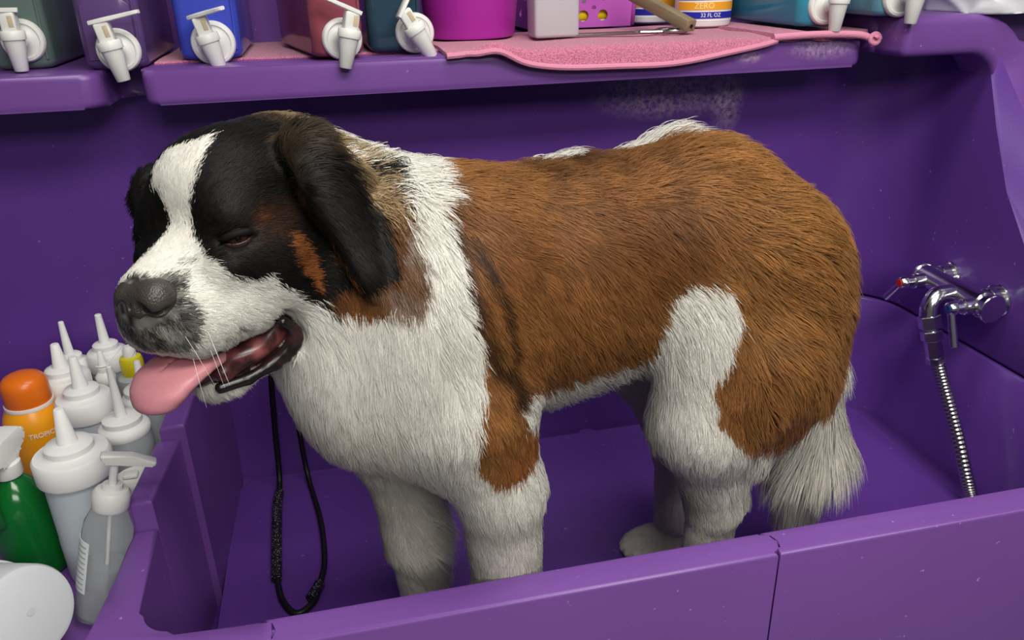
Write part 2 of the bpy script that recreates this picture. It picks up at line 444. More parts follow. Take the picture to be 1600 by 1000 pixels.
# the arm at the right: a thick lip from the shelf round and down the end wall
def arm():
    bm = B(); path = []
    hw = 0.032
    for i in range(8): path.append((0.932+0.133*i/7, 0.803, 0.0, 1.0))
    cx_, cz_, r = 1.065, 0.803-0.092, 0.092
    for i in range(1, 10):
        a = math.pi/2*(1-i/9); path.append((cx_+r*math.cos(a), cz_+r*math.sin(a), math.cos(a), math.sin(a)))
    for z in (0.68, 0.653, 0.62, 0.573, 0.53, 0.50, 0.45, 0.40, 0.36, 0.33, 0.30, 0.28, 0.26, 0.24): path.append((1.157, z, 1.0, 0.0))
    rows = []; rc = 0.014
    for (x, z, nx, nz) in path:
        yf = flange_y(z if z < 0.79 else 0.8); yb = yf+0.10; row = []
        w_in = hw; w_out = hw+ (0.0 if nz > 0.5 else 0.02)
        for (sa, sb, a0) in ((-1, 0, math.pi), (1, 0, 1.5*math.pi), (1, 1, 0), (-1, 1, 0.5*math.pi)):
            for q in range(5):
                t = a0+math.pi/2*q/4
                w = (-w_in+rc if sa < 0 else w_out-rc)+rc*math.cos(t); yy = (yf+rc if sb == 0 else yb-rc)+rc*math.sin(t)
                row.append(bm.verts.new((x+nx*w, yy, z+nz*w)))
        rows.append(row)
    n = len(rows[0])
    for a, b in zip(rows[:-1], rows[1:]):
        for i in range(n): bm.faces.new((a[i], a[(i+1) % n], b[(i+1) % n], b[i]))
    c0 = bm.faces.new(rows[0]); bm.faces.new(rows[-1][::-1])
    bmesh.ops.bevel(bm, geom=list(c0.edges), offset=0.012, segments=4, profile=0.5, affect='EDGES')
    return bm
part('end_lip', arm(), M_P, sharp=60)
bm = B(); bm_box(bm, (1.090, 1.54, 0.803), (0.33, 0.50, 0.062), 0.012, 4); part('shelf_corner', bm, M_P)

# ------------------------------------------------------------------ faucet on the end wall
CHROME = mat('chrome', (225, 225, 226), 0.17, metal=1.0)
STEEL = mat('hose_steel', (170, 168, 165), 0.25, metal=1.0)
def cyl(bm, a, b, r0, r1=None, seg=24):
    a, b = Vector(a), Vector(b); r1 = r0 if r1 is None else r1
    ax = (b-a).normalized(); u = ax.orthogonal().normalized(); w = ax.cross(u); L = (b-a).length
    mt = Matrix((u, w, ax)).transposed(); c = min(0.0015, L*0.2, r0*0.3, r1*0.5)
    bm_lathe(bm, [(0, 0), (r0-c, 0), (r0, c), (r1, L-c), (r1-c, L), (0, L)], seg, a, mt)
FO = Vector((1.12, 1.19, 0.345))
fau = thing('wall_faucet', 'chrome two-lever wall faucet on the right end wall of the tub', 'faucet', FO)
def fpart(name, bm, m=CHROME, par=fau):
    o = obj(name, bm, m, par); o.data.transform(Matrix.Translation(-FO)); return o
bm = B(); cyl(bm, (1.080, 1.242, 0.362), (1.080, 1.072, 0.362), 0.021); cyl(bm, (1.080, 1.072, 0.362), (1.080, 1.064, 0.362), 0.026); cyl(bm, (1.080, 1.092, 0.362), (1.080, 1.084, 0.362), 0.0245)
cyl(bm, (1.080, 1.248, 0.362), (1.080, 1.241, 0.362), 0.0235); fpart('body', bm)
for y in (1.222, 1.098):
    bm = B(); cyl(bm, (1.121, y, 0.362), (1.094, y, 0.362), 0.024); cyl(bm, (1.122, y, 0.362), (1.114, y, 0.362), 0.030); fpart('wall_mount', bm)
for y, dotc, lev in ((1.222, '#b02818', (-0.006, 0.030, -0.042)), (1.092, '#25386e', (0.004, -0.022, -0.066))):
    bm = B(); cyl(bm, (1.066, y, 0.360), (1.040, y, 0.360), 0.014); cyl(bm, (1.042, y, 0.360), (1.024, y, 0.360), 0.010); cyl(bm, (1.026, y, 0.360), (1.012, y, 0.360), 0.0125, 0.011)
    st = fpart('valve', bm)
    bm = B(); p = Vector((1.018, y, 0.360)); cyl(bm, p, p+Vector(lev), 0.0065, 0.0075, 16); h = obj('lever', bm, CHROME, st); h.data.transform(Matrix.Translation(-FO))
    bm = B(); cyl(bm, (1.0125, y, 0.360), (1.010, y, 0.360), 0.0075); h = obj('index_cap', bm, mat('index_'+dotc[1:], dotc, 0.3), st); h.data.transform(Matrix.Translation(-FO)); h['label'] = 'red hot-water dot' if dotc == '#b02818' else 'blue cold-water dot'
bm = B(); sp = spline([(1.066, 1.148, 0.362), (1.050, 1.148, 0.363), (1.032, 1.146, 0.360), (1.020, 1.143, 0.345), (1.018, 1.139, 0.325)], 6); bm_tube(bm, sp, 0.0165, 20); fpart('spout', bm)
bm = B()
for z0, z1, r, sg in ((0.327, 0.304, 0.0200, 6), (0.305, 0.299, 0.014, 20), (0.300, 0.282, 0.0190, 6), (0.283, 0.250, 0.0150, 6), (0.252, 0.240, 0.0165, 8)): cyl(bm, (1.018+(0.327-z0)*0.15, 1.139-(0.327-z0)*0.30, z0), (1.018+(0.327-z1)*0.15, 1.139-(0.327-z1)*0.30, z1), r, None, sg)
fpart('coupling', bm)
hs = spline([(1.032, 1.112, 0.245), (1.041, 1.085, 0.190), (1.050, 1.050, 0.125), (1.054, 1.010, 0.055), (1.050, 0.975, 0.018), (1.02, 0.90, 0.012), (0.96, 0.83, 0.012), (0.88, 0.79, 0.012)], 40)
bm = B(); bm_tube(bm, hs, [(0.0125 if i % 4 < 2 else 0.0112) for i in range(len(hs))], 14)
hz = tag(obj('shower_hose', bm, STEEL, sharp=80), 'ribbed steel shower hose hanging from the wall faucet', 'hose')

# ------------------------------------------------------------------ tether loop lying at the left of the basin
TO2 = Vector((-0.14, 1.40, 0.30))
tet = thing('tether_loop', 'black braided restraint tether hanging down and looped on the tub floor', 'tether', TO2)
k = NT('tether_cord'); tc = k.n('ShaderNodeTexCoord'); vo = k.n('ShaderNodeTexVoronoi', Scale=260.0); k.l(tc.outputs['Object'], vo.inputs['Vector'])
rp = k.n('ShaderNodeMapRange'); rp.inputs[1].default_value = 0.16; rp.inputs[2].default_value = 0.34; k.l(vo.outputs['Distance'], rp.inputs[0])
mx = k.n('ShaderNodeMix', data_type='RGBA'); k.l(rp.outputs[0], mx.inputs['Factor']); mx.inputs['A'].default_value = (0.30, 0.26, 0.28, 1); mx.inputs['B'].default_value = (0.008, 0.007, 0.010, 1); k.l(mx.outputs['Result'], k.b.inputs['Base Color']); k.b.inputs['Roughness'].default_value = 0.45
M_CORD = k.m; M_BLK = mat('black_rubber', '#0c0a0e', 0.5)
def tpart(name, bm, m): o = obj(name, bm, m, tet); o.data.transform(Matrix.Translation(-TO2)); return o
bm = B(); bm_tube(bm, spline([(-0.150, 1.425, 0.305), (-0.166, 1.405, 0.25), (-0.176, 1.395, 0.12), (-0.180, 1.38, 0.03), (-0.181, 1.34, 0.010)], 12), 0.0055, 10); tpart('cord', bm, M_BLK)
bm = B(); bm_tube(bm, spline([(-0.181, 1.345, 0.011), (-0.183, 1.30, 0.010), (-0.180, 1.20, 0.010), (-0.176, 1.10, 0.010)], 12), 0.0092, 12); tpart('studded_sleeve', bm, M_CORD)
bm = B(); bm_tube(bm, spline([(-0.176, 1.105, 0.008), (-0.165, 1.05, 0.007), (-0.142, 1.015, 0.007), (-0.118, 1.030, 0.008), (-0.108, 1.060, 0.008)], 12), 0.0052, 10); tpart('cord', bm, M_BLK)
bm = B(); bm_tube(bm, [(-0.120, 1.040, 0.009), (-0.106, 1.072, 0.009)], 0.009, 12); tpart('slide_lock', bm, M_CORD)
bm = B(); bm_tube(bm, spline([(-0.106, 1.07, 0.008), (-0.098, 1.13, 0.007), (-0.104, 1.24, 0.007), (-0.125, 1.37, 0.008), (-0.132, 1.405, 0.06), (-0.136, 1.41, 0.20), (-0.146, 1.425, 0.305)], 12), 0.0050, 10); tpart('cord', bm, M_BLK)
bm = B(); bm_tube(bm, [(-0.148+0.012*math.cos(a), 1.432, 0.310+0.012*math.sin(a)) for a in [i*math.pi/8 for i in range(17)]], 0.003, 8, False); cyl(bm, (-0.148, 1.450, 0.318), (-0.148, 1.430, 0.318), 0.005); tpart('wall_ring', bm, CHROME)

# ------------------------------------------------------------------ soap jugs with spigots on the shelf
M_WP = mat('white_plastic', (226, 226, 220), 0.38, spec=0.4, sss=0.15)
M_WP2 = mat('white_plastic_recess', (196, 180, 150), 0.5)
def jug_mat(name, c, tr=0.18, rough=0.13):
    return mat(name, c, rough, trans=tr, ior=1.36, var=0.22, vscale=9, spec=0.5)
M_LID = mat('jug_lid', (220, 222, 224), 0.4)
def spigot(parent, c, tilt, lever_out, lever_up, disc_r=0.031, sc=1.0):
    """c: centre of the washer on the jug's front (local), the tap turned by tilt about the axis"""
    rt = Matrix.Rotation(tilt, 3, 'Y'); c = Vector(c)
    def add(name, bm, m=M_WP, par=None):
        for v in bm.verts: v.co = c+rt @ (v.co*sc)
        return obj(name, bm, m, par)
    bm = B(); ax = Matrix.Rotation(math.pi/2, 3, 'X')
    bm_lathe(bm, [(0, 0.0), (disc_r, 0.0), (disc_r, 0.005), (disc_r-0.002, 0.008), (disc_r-0.006, 0.009), (disc_r-0.008, 0.007), (disc_r-0.014, 0.008), (0.011, 0.013), (0.010, 0.018), (0, 0.018)], 40, (0, 0, 0), ax)
    w = add('washer', bm, M_WP); w.parent = parent
    y = -0.040
    bm = B(); bm_lathe(bm, [(0, -0.040), (0.0085, -0.040), (0.0095, -0.039), (0.0145, 0.002), (0.0150, 0.004), (0.0168, 0.004), (0.0172, 0.006), (0.0172, 0.015), (0.016, 0.0165), (0, 0.0165)], 32, (0, y, 0))
    cyl(bm, (0, -0.012, 0.0), (0, y+0.004, 0.0), 0.009)
    add('spout', bm, M_WP, parent)
    bm = B(); bm_box(bm, (0, y, 0.028), (0.021, 0.021, 0.027), 0.003)
    tw = add('plunger', bm, M_WP, parent)
    bm = B(); bm_box(bm, (0.0045, y-0.0098, 0.029), (0.007, 0.0022, 0.016), 0.0008); add('slot', bm, M_WP2, tw)
    bm = B()
    ld = Vector((math.cos(lever_out), math.sin(lever_out), lever_up)); ld.normalize()
    s0 = Vector((0, y, 0.044))-ld*0.014; q = ld.to_track_quat('X', 'Z').to_matrix()
    prof = [(-0.0005, -0.0095, 0.003), (0.0, 0.0105, 0.0034), (0.028, 0.011, 0.0034), (0.034, 0.0075, 0.0032), (0.060, 0.0070, 0.0030), (0.068, 0.0062, 0.0028), (0.070, 0.0045, 0.0024)]
    rows = []
    for px_, hw, ht in prof: rows.append([bm.verts.new(s0+q @ Vector((px_, a*abs(hw), b*ht))) for a, b in ((-1, -.6), (-1, .6), (-.7, 1), (.7, 1), (1, .6), (1, -.6), (.7, -1), (-.7, -1))])
    for a, b in zip(rows[:-1], rows[1:]):
        for i in range(8): bm.faces.new((a[i], a[(i+1) % 8], b[(i+1) % 8], b[i]))
    bm.faces.new(rows[0]); bm.faces.new(rows[-1])
    add('lever', bm, M_WP, parent)
def jug(x, y, rz, w, label, m, spig, zb=None, h=0.235, d=0.27, taper=0.004, panel=False):
    t = thing('soap_jug', label, 'jug', (x, y, (ZS+0.0045) if zb is None else zb), (0, 0, rz), 'spigot jugs on the shelf')
    bm = B(); n = 10; rows = []
    for i, (z, ins) in enumerate([(0.0, 0.010), (0.003, 0.004), (0.010, 0.0), (0.05, 0.0), (0.12, 0.0), (h-0.03, 0.0), (h-0.012, 0.004), (h-0.003, 0.012), (h, 0.020)]):
        hw = w/2-ins; rr = 0.016
        pl = round_poly([(-hw, ins), (hw, ins), (hw, d-ins), (-hw, d-ins)], rr, 5)
        rows.append([bm.verts.new((px_, py_, z)) for px_, py_ in pl])
    for a, b in zip(rows[:-1], rows[1:]):
        for i in range(len(a)): bm.faces.new((a[i], a[(i+1) % len(a)], b[(i+1) % len(a)], b[i]))
    bm.faces.new(rows[0][::-1]); bm.faces.new(rows[-1])
    obj('body', bm, m, t, sharp=60)
    bm = B(); bm_lathe(bm, [(0, h-0.001), (0.034, h-0.001), (0.036, h+0.002), (0.036, h+0.018), (0.033, h+0.021), (0, h+0.021)], 32, (0, d*0.35, 0)); obj('lid', bm, M_LID, t)
    bm = B()
    bm = B(); bm_tube(bm, [(w/2-0.0075, 0.0012, 0.014), (w/2-0.0065, 0.0008, 0.10), (w/2-0.0065, 0.0008, h-0.035)], 0.0021, 8); obj('glint_rib', bm, m, t)  # thin rib added along the front edge to catch a highlight
    bm = B()
    if panel:                                        # raised front panel with chamfered top corners
        hw = w/2-0.010; pl = [(-hw, 0.014), (hw, 0.014), (hw, 0.088), (hw-0.016, 0.103), (-hw+0.016, 0.103), (-hw, 0.088)]
        bm_prism(bm, pl, 1, -0.0022, 0.002, 0.001, 2); obj('front_panel', bm, m, t)
    spigot(t, spig['c'], spig['tilt'], spig['out'], spig['up'], spig.get('r', 0.031))
    return t
jug(-0.450, 1.395, 0.0, 0.088, 'murky grey-green spigot jug at the far left end of the shelf', jug_mat('soap_grey_green', (104, 122, 118)), dict(c=(0.010, 0, 0.042), tilt=R(0), out=math.pi+0.25, up=0.03), zb=ZS+0.0005)
jug(-0.305, 1.335, 0.0, 0.088, 'clear violet spigot jug standing over the notch in the shelf', jug_mat('soap_violet', (112, 84, 140), 0.35, 0.14), dict(c=(0.008, 0, 0.027), tilt=R(-10), out=-0.15, up=0.02), panel=True, zb=ZS+0.0005)
jug(-0.174, 1.374, 0.0, 0.094, 'bright blue spigot jug, between the violet and maroon jugs', jug_mat('soap_blue', (70, 84, 196)), dict(c=(0.006, 0, 0.0245), tilt=R(-14), out=-0.75, up=0.0, r=0.033))
jug(0.022, 1.326, R(13), 0.082, 'long maroon spigot jug turned so its side shows', jug_mat('soap_maroon', (150, 76, 88)), dict(c=(0.004, 0, 0.026), tilt=R(13), out=math.pi-0.15, up=0.22))
jug(0.112, 1.360, R(2), 0.088, 'dark teal spigot jug beside the magenta bucket, its tap turned sideways', jug_mat('soap_dark_teal', (48, 72, 88)), dict(c=(0.030, 0, 0.028), tilt=R(-30), out=0.15, up=0.55))
jug(0.842, 1.325, R(0.5), 0.088, 'turquoise spigot jug standing on the pink roll at the shelf end', jug_mat('soap_turquoise', (64, 150, 178), 0.2), dict(c=(0.004, 0, 0.034), tilt=R(3), out=1.3, up=0.5, r=0.032), ZS+0.018)
jug(0.935, 1.245, R(-1), 0.088, 'pale blue spigot jug beside the white plastic bag', jug_mat('soap_pale_blue', (110, 160, 182), 0.2), dict(c=(-0.004, 0, 0.030), tilt=R(4), out=1.4, up=0.4, r=0.032), 0.8355)

# ------------------------------------------------------------------ towels
def towel_mat(name, c):
    k = NT(name); tc = k.n('ShaderNodeTexCoord'); c = srgb(c)
    n1 = k.n('ShaderNodeTexNoise', Scale=420.0, Detail=3.0); k.l(tc.outputs['Object'], n1.inputs['Vector'])
    n2 = k.n('ShaderNodeTexNoise', Scale=14.0, Detail=3.0); k.l(tc.outputs['Object'], n2.inputs['Vector'])
    rp = k.n('ShaderNodeMapRange'); rp.inputs[1].default_value = 0.32; rp.inputs[2].default_value = 0.68; k.l(n1.outputs['Fac'], rp.inputs[0])
    mx = k.n('ShaderNodeMix', data_type='RGBA'); k.l(rp.outputs[0], mx.inputs['Factor']); mx.inputs['A'].default_value = (*[x*0.55 for x in c], 1); mx.inputs['B'].default_value = (*[min(1, x*1.15) for x in c], 1)
    m2 = k.n('ShaderNodeMix', data_type='RGBA', blend_type='MULTIPLY'); m2.inputs['Factor'].default_value = 0.35; k.l(mx.outputs['Result'], m2.inputs['A']); k.l(n2.outputs['Color'], m2.inputs['B'])
    k.l(mx.outputs['Result'], k.b.inputs['Base Color']); k.b.inputs['Roughness'].default_value = 0.95; k.b.inputs['Sheen Weight'].default_value = 0.25; k.b.inputs['Specular IOR Level'].default_value = 0.1
    bp = k.n('ShaderNodeBump', Strength=0.8, Distance=0.003); k.l(n1.outputs['Fac'], bp.inputs['Height']); k.l(bp.outputs['Normal'], k.b.inputs['Normal'])
    return k.m
M_T = towel_mat('pink_terry', (208, 124, 154)); M_TH = mat('pink_hem', (212, 138, 164), 0.9, bump=0.5, bscale=300, spec=0.1)
def strip_towel(name, label, cat, fn, nu, nv, th=0.006, hem=None, m=None):
    """fn(u, v) -> point on top; closed sheet with thickness along -z mostly"""
    bm = B(); G = [[Vector(fn(i/nu, j/nv)) for j in range(nv+1)] for i in range(nu+1)]
    def nrm(i, j):
        a = G[min(i+1, nu)][j]-G[max(i-1, 0)][j]; b = G[i][min(j+1, nv)]-G[i][max(j-1, 0)]; n = a.cross(b); n.normalize(); return n if n.z > -0.2 else -n
    top = [[bm.verts.new(G[i][j]) for j in range(nv+1)] for i in range(nu+1)]
    bot = [[bm.verts.new(G[i][j]-nrm(i, j)*th) for j in range(nv+1)] for i in range(nu+1)]
    for i in range(nu):
        for j in range(nv):
            bm.faces.new((top[i][j], top[i+1][j], top[i+1][j+1], top[i][j+1])); bm.faces.new((bot[i][j], bot[i][j+1], bot[i+1][j+1], bot[i+1][j]))
    for i in range(nu):
        bm.faces.new((top[i][0], bot[i][0], bot[i+1][0], top[i+1][0])); bm.faces.new((top[i][nv], top[i+1][nv], bot[i+1][nv], bot[i][nv]))
    for j in range(nv):
        bm.faces.new((top[0][j], top[0][j+1], bot[0][j+1], bot[0][j])); bm.faces.new((top[nu][j], bot[nu][j], bot[nu][j+1], top[nu][j+1]))
    o = obj(name, bm, m or M_T, sharp=80); tag(o, label, cat)
    edge = [G[i][0] for i in range(nu+1)]
    return o, edge
TT = ZS+0.007
TI = TT+0.002
def main_towel(u, v):
    x = 0.182+0.560*u
    # overhang of the front edge grows to the middle and dies out at the right
    over = 0.032*max(0.0, math.sin(math.pi*min(1, max(0, (u-0.06)/0.94))))**0.75
    s = v*0.36-over                                   # run from the hanging edge (v=0) back over the shelf
    if u < 0.16: s += 0.0
    yf = 1.292
    if s >= 0.008: y, z = yf+s, TT
    else:
        q = 0.008-s; y = yf+0.008-min(q, 0.010)*0.95-max(0, q-0.010)*0.25; z = TT-0.0004-0.35*min(q, 0.010)-max(0, q-0.010)*0.95
    # a lifted fold near the left end
    z += 0.013*math.exp(-((x-0.262)/0.030)**2)*math.exp(-(v/0.16)**2)+0.0015*math.sin(31*x)*math.sin(40*v*0.36+1)
    y -= 0.006*math.exp(-((x-0.262)/0.030)**2)*math.exp(-(v/0.16)**2)
    return (x, y, z)
mt_, edge = strip_towel('pink_towel', 'pink terry towel draped over the front edge of the shelf', 'towel', main_towel, 90, 44)
bm = B(); bm_tube(bm, [p+Vector((0, -0.002, -0.002)) for p in edge], 0.0048, 8); h = obj('hem', bm, M_TH, mt_)
def left_towel(u, v):
    x = -0.262+0.450*u; return (x, 1.388+0.006*math.sin(7*u)+0.30*v, ZS+0.0034+0.0006*math.sin(26*x+9*v))
lt_, edge = strip_towel('pink_towel', 'flat pink towel lying under the soap jugs, left part of the shelf', 'towel', left_towel, 40, 20, 0.0028)
bm = B(); bm_tube(bm, [p+Vector((0, 0, -0.0022)) for p in edge], 0.0026, 8); obj('hem', bm, M_T, lt_)
def right_towel(u, v):
    x = 0.740+0.175*u; return (x, 1.294+0.30*v, ZS+0.013-0.004*abs(math.sin(9*u))+0.001*math.sin(50*x))
rt_, edge = strip_towel('pink_towel', 'folded pink towel strip under the turquoise jug with a curled end', 'towel', right_towel, 24, 16, 0.012)
bm = B(); bm_tube(bm, spline([(0.735, 1.290, ZS+0.006), (0.80, 1.286, ZS+0.008), (0.86, 1.282, ZS+0.007), (0.895, 1.276, ZS+0.004), (0.908, 1.270, ZS-0.003), (0.912, 1.268, ZS-0.012)], 8), 0.0062, 10); obj('rolled_edge', bm, M_TH, rt_)
bm = B(); bm_tube(bm, [Vector((0.911+0.011*math.cos(a)*(1-a/14), 1.268-0.0008*a, ZS-0.002+0.010*math.sin(a)*(1-a/14))) for a in [i*0.35 for i in range(26)]], 0.004, 8); obj('curl', bm, M_TH, rt_)

# ------------------------------------------------------------------ things on the pink towel
M_BK = mat('magenta_plastic', (168, 44, 160), 0.35)
t = thing('bucket', 'round magenta plastic bucket on the shelf beside the dark teal jug', 'bucket', (0.262, 1.530, TI))
bm = B(); bm_lathe(bm, [(0, 0.0), (0.070, 0.0), (0.078, 0.002), (0.0805, 0.008), (0.083, 0.03), (0.0835, 0.031), (0.092, 0.120), (0.098, 0.175), (0.101, 0.176), (0.1015, 0.184), (0.097, 0.186), (0.094, 0.175), (0.079, 0.01), (0, 0.006)], 56); obj('shell', bm, M_BK, t)
bm = B(); bm_tube(bm, [(0.102*math.cos(a), 0.102*math.sin(a)*0.5+0.06, 0.170+0.0*a) for a in [i*math.pi/12 for i in range(13)]], 0.003, 8); obj('handle', bm, M_BK, t)
bm = B(); bm_lathe(bm, [(0.1005, 0.163), (0.1035, 0.164), (0.1035, 0.168), (0.1005, 0.169)], 56); obj('rib', bm, M_BK, t)
M_FR = mat('frosted_plastic', (206, 204, 208), 0.45, trans=0.25, spec=0.3, sss=0.1)
t = thing('dispenser_box', 'tall frosted white rectangular container on the pink towel', 'container', (0.396, 1.450, TI))
bm = B(); bm_box(bm, (0, 0, 0.070), (0.080, 0.060, 0.138), 0.006, 3); obj('body', bm, M_FR, t)
bm = B(); bm_box(bm, (0, 0, 0.148), (0.084, 0.064, 0.018), 0.005, 3); obj('lid', bm, M_WP, t)
# perforated basket
M_BA = mat('basket_plastic', (176, 84, 176), 0.4)
bo = Vector((0.508, 1.64, TI))
t = thing('basket', 'small mauve plastic basket with round holes on the pink towel', 'basket', bo)
def holed_panel(w0, w1, h, holes, thick):
    from math import cos, sin, pi
    bm = B(); loops = [[(-w0/2, 0), (w0/2, 0), (w1/2, h), (-w1/2, h)]]+[[(cx_+r*cos(a), cz_+r*sin(a)) for a in [2*pi*i/18 for i in range(18)]] for cx_, cz_, r in holes]
    es = []
    for lp in loops:
        vs = [bm.verts.new((a, 0, b)) for a, b in lp]
        es += [bm.edges.new((vs[i], vs[(i+1) % len(vs)])) for i in range(len(vs))]
    bmesh.ops.triangle_fill(bm, use_beauty=True, use_dissolve=False, edges=es, normal=(0, -1, 0))
    r = bmesh.ops.extrude_face_region(bm, geom=bm.faces[:])
    for v in r['geom']:
        if isinstance(v, bmesh.types.BMVert): v.co.y += thick
    return bm
fh_ = [(-0.016, 0.0585, .0092), (0.025, 0.060, .0085), (-0.046, 0.056, .005), (-0.036, 0.047, .0045), (0.004, 0.049, .004), (0.046, 0.053, .0040), (-0.017, 0.036, .0045), (0.025, 0.037, .0045), (-0.040, 0.021, .0105), (0.003, 0.022, .0108), (0.044, 0.0225, .0105),
       (-0.09, 0.03, .010), (-0.075, 0.055, .007), (0.080, 0.030, .004), (0.07, 0.062, .006), (0, 0.09, .010), (-0.05, 0.088, .009), (0.05, 0.09, .009)]
fh_ = [q for q in fh_ if q[0] < 0.066]
bw = 0.222
o = obj('front_panel', holed_panel(bw-0.012, bw+0.006, 0.112, fh_, 0.003), M_BA, t, smooth=False)
o = obj('back_panel', holed_panel(bw-0.012, bw+0.006, 0.112, fh_[:8], 0.003), M_BA, t, smooth=False); o.location = (0, 0.15, 0)
for q in (-1, 1):
    o = obj('side_panel', holed_panel(0.147, 0.151, 0.112, [(0.0, 0.03, .010), (0.04, 0.07, .008), (-0.04, 0.06, .009)], 0.003), M_BA, t, smooth=False)
    o.location = (q*(bw/2-0.006+0.001), 0.075, 0); o.rotation_euler = (0, 0, math.pi/2)
bm = B(); bm_box(bm, (0, 0.076, 0.002), (bw-0.014, 0.146, 0.003), 0.001, 1); obj('base', bm, M_BA, t)
for q in (-1, 1):
    bm = B(); bm_tube(bm, [(q*(bw/2-0.004), 0.001, 0.002), (q*(bw/2+0.004), 0.0, 0.112)], 0.0045, 8); obj('corner_post', bm, M_BA, t)
for nm, lab, c, x, dz, r, hgt in (('tube', 'yellow tube lying inside the mauve basket', (232, 204, 20), 0.0, 0.020, 0.013, 0.10), ('tube', 'white tube lying at the bottom of the mauve basket', (225, 222, 214), 0.0, 0.008, 0.008, 0.12), ('jar', 'pale jar behind the holes of the mauve basket', (222, 218, 216), 0.012, 0.062, 0.026, 0.05), ('tube', 'orange tube inside the mauve basket, at its left', (214, 138, 48), -0.055, 0.045, 0.012, 0.06)):
    bm = B()
    if nm == 'tube':
        L = hgt; cyl(bm, (x-L/2+0.02, 0.018, dz), (x+L/2+0.01, 0.024, dz), r, r*0.8); cyl(bm, (x+L/2+0.01, 0.024, dz), (x+L/2+0.02, 0.0245, dz), r*0.6)
    else: bm_lathe(bm, [(0, 0), (r*0.9, 0), (r, 0.003), (r, hgt*0.7), (r*0.85, hgt*0.75), (r*0.85, hgt), (0, hgt)], 24, (x, 0.07, 0.035))
    o = obj(nm, bm, mat('basket_item', c, 0.4)); o.location = bo+Vector((0, 0, 0.002)); tag(o, lab, nm)
# scissors
so = Vector((0.535, 1.425, TI+0.004))
t = thing('grooming_scissors', 'long steel grooming scissors lying on the pink towel', 'scissors', so)
for q, nm in ((1, 'blade'), (-1, 'blade')):
    bm = B(); pts = [(0.02, 0.003*q), (0.0, 0.006*q), (-0.10, 0.004*q), (-0.115, 0.001*q), (-0.10, -0.001*q), (0.0, -0.003*q), (0.02, -0.002*q)]
    bm_prism(bm, pts, 2, 0.0015*q-0.0015, 0.0015*q+0.0015); obj('blade', bm, STEEL, t)
    bm = B(); bm_tube(bm, spline([(0.015, -0.001*q, 0), (0.035, -0.006*q, 0), (0.055, -0.012*q, 0)], 5), 0.003, 8)
    bm_tube(bm, [(0.074+0.020*math.cos(a), (-0.014-0.004)*q+0.013*math.sin(a), 0.001) for a in [2*math.pi*i/20 for i in range(21)]], 0.0032, 8, False); obj('finger_ring', bm, STEEL, t)
bm = B(); cyl(bm, (0.008, 0, -0.003), (0.008, 0, 0.004), 0.004, None, 12); obj('pivot_screw', bm, CHROME, t)
# hollow wooden stick leaning on the basket
k = NT('weathered_wood'); tc = k.n('ShaderNodeTexCoord'); mp = k.n('ShaderNodeMapping'); mp.inputs['Scale'].default_value = (1.5, 14, 14); k.l(tc.outputs['Object'], mp.inputs['Vector'])
nz = k.n('ShaderNodeTexNoise', Scale=12.0, Detail=5.0); k.l(mp.outputs['Vector'], nz.inputs['Vector']); mx = k.n('ShaderNodeMix', data_type='RGBA'); k.l(nz.outputs['Fac'], mx.inputs['Factor'])
mx.inputs['A'].default_value = (*srgb((104, 88, 62)), 1); mx.inputs['B'].default_value = (*srgb((158, 142, 112)), 1); k.l(mx.outputs['Result'], k.b.inputs['Base Color']); k.b.inputs['Roughness'].default_value = 0.65
M_WD = k.m
A_, B_ = Vector((0.632, 1.392, TI+0.013)), Vector((0.578, 1.552, TI+0.064))
t = thing('wooden_handle', 'square weathered wooden handle leaning on the mauve basket', 'handle', A_)
ax = (B_-A_).normalized(); t.rotation_euler = ax.to_track_quat('X', 'Z').to_euler(); L = (B_-A_).length
bm = B(); bm_box(bm, (L/2, 0, 0), (L, 0.023, 0.021), 0.003, 2); obj('bar', bm, M_WD, t)
bm = B(); bm_lathe(bm, [(0, 0.0), (0.0035, 0.0), (0.0035, 0.0012), (0.0, 0.0012)], 14, (0.0, 0, 0), Matrix.Rotation(-math.pi/2, 3, 'Y')); obj('end_hole', bm, M_DARK, t)
# two labelled bottles
def text_mesh(s, size, bend_r=None, extr=0.0004):
    cu_ = bpy.data.curves.new('lettering', 'FONT'); cu_.body = s; cu_.size = size; cu_.align_x = 'CENTER'; cu_.align_y = 'CENTER'; cu_.extrude = extr; cu_.resolution_u = 3
    o = bpy.data.objects.new('lettering', cu_); col.objects.link(o); bpy.context.view_layer.update()
    me = bpy.data.meshes.new_from_object(o.evaluated_get(bpy.context.evaluated_depsgraph_get())); bpy.data.objects.remove(o)
    return me
def wrap(me, r, a0, z0, slant=0.0, rfun=None):
    for v in me.vertices:
        x, y, z = v.co; zz = z0+y+slant*x; rr = (rfun(zz) if rfun else r)+z; a = a0+x/r
        v.co = (rr*math.cos(a), rr*math.sin(a), zz)
    return me
M_LB = mat('label_blue', (38, 44, 158), 0.35); M_LO = mat('label_orange', (236, 164, 40), 0.4); M_LW = mat('label_white', (236, 234, 230), 0.4); M_LG = mat('label_gold_text', (244, 226, 150), 0.4)
def band(bm, r, z0, z1, a0, a1, n=36, th=0.0006):
    A = [[bm.verts.new((rr*math.cos(a0+(a1-a0)*i/n), rr*math.sin(a0+(a1-a0)*i/n), z)) for i in range(n+1)] for rr, z in ((r, z0), (r+th, z0), (r+th, z1), (r, z1))]
    for k_ in range(4):
        a, b = A[k_], A[(k_+1) % 4]
        for i in range(n): bm.faces.new((a[i], a[i+1], b[i+1], b[i]))
    bm.faces.new([q[0] for q in A]); bm.faces.new([q[-1] for q in A])
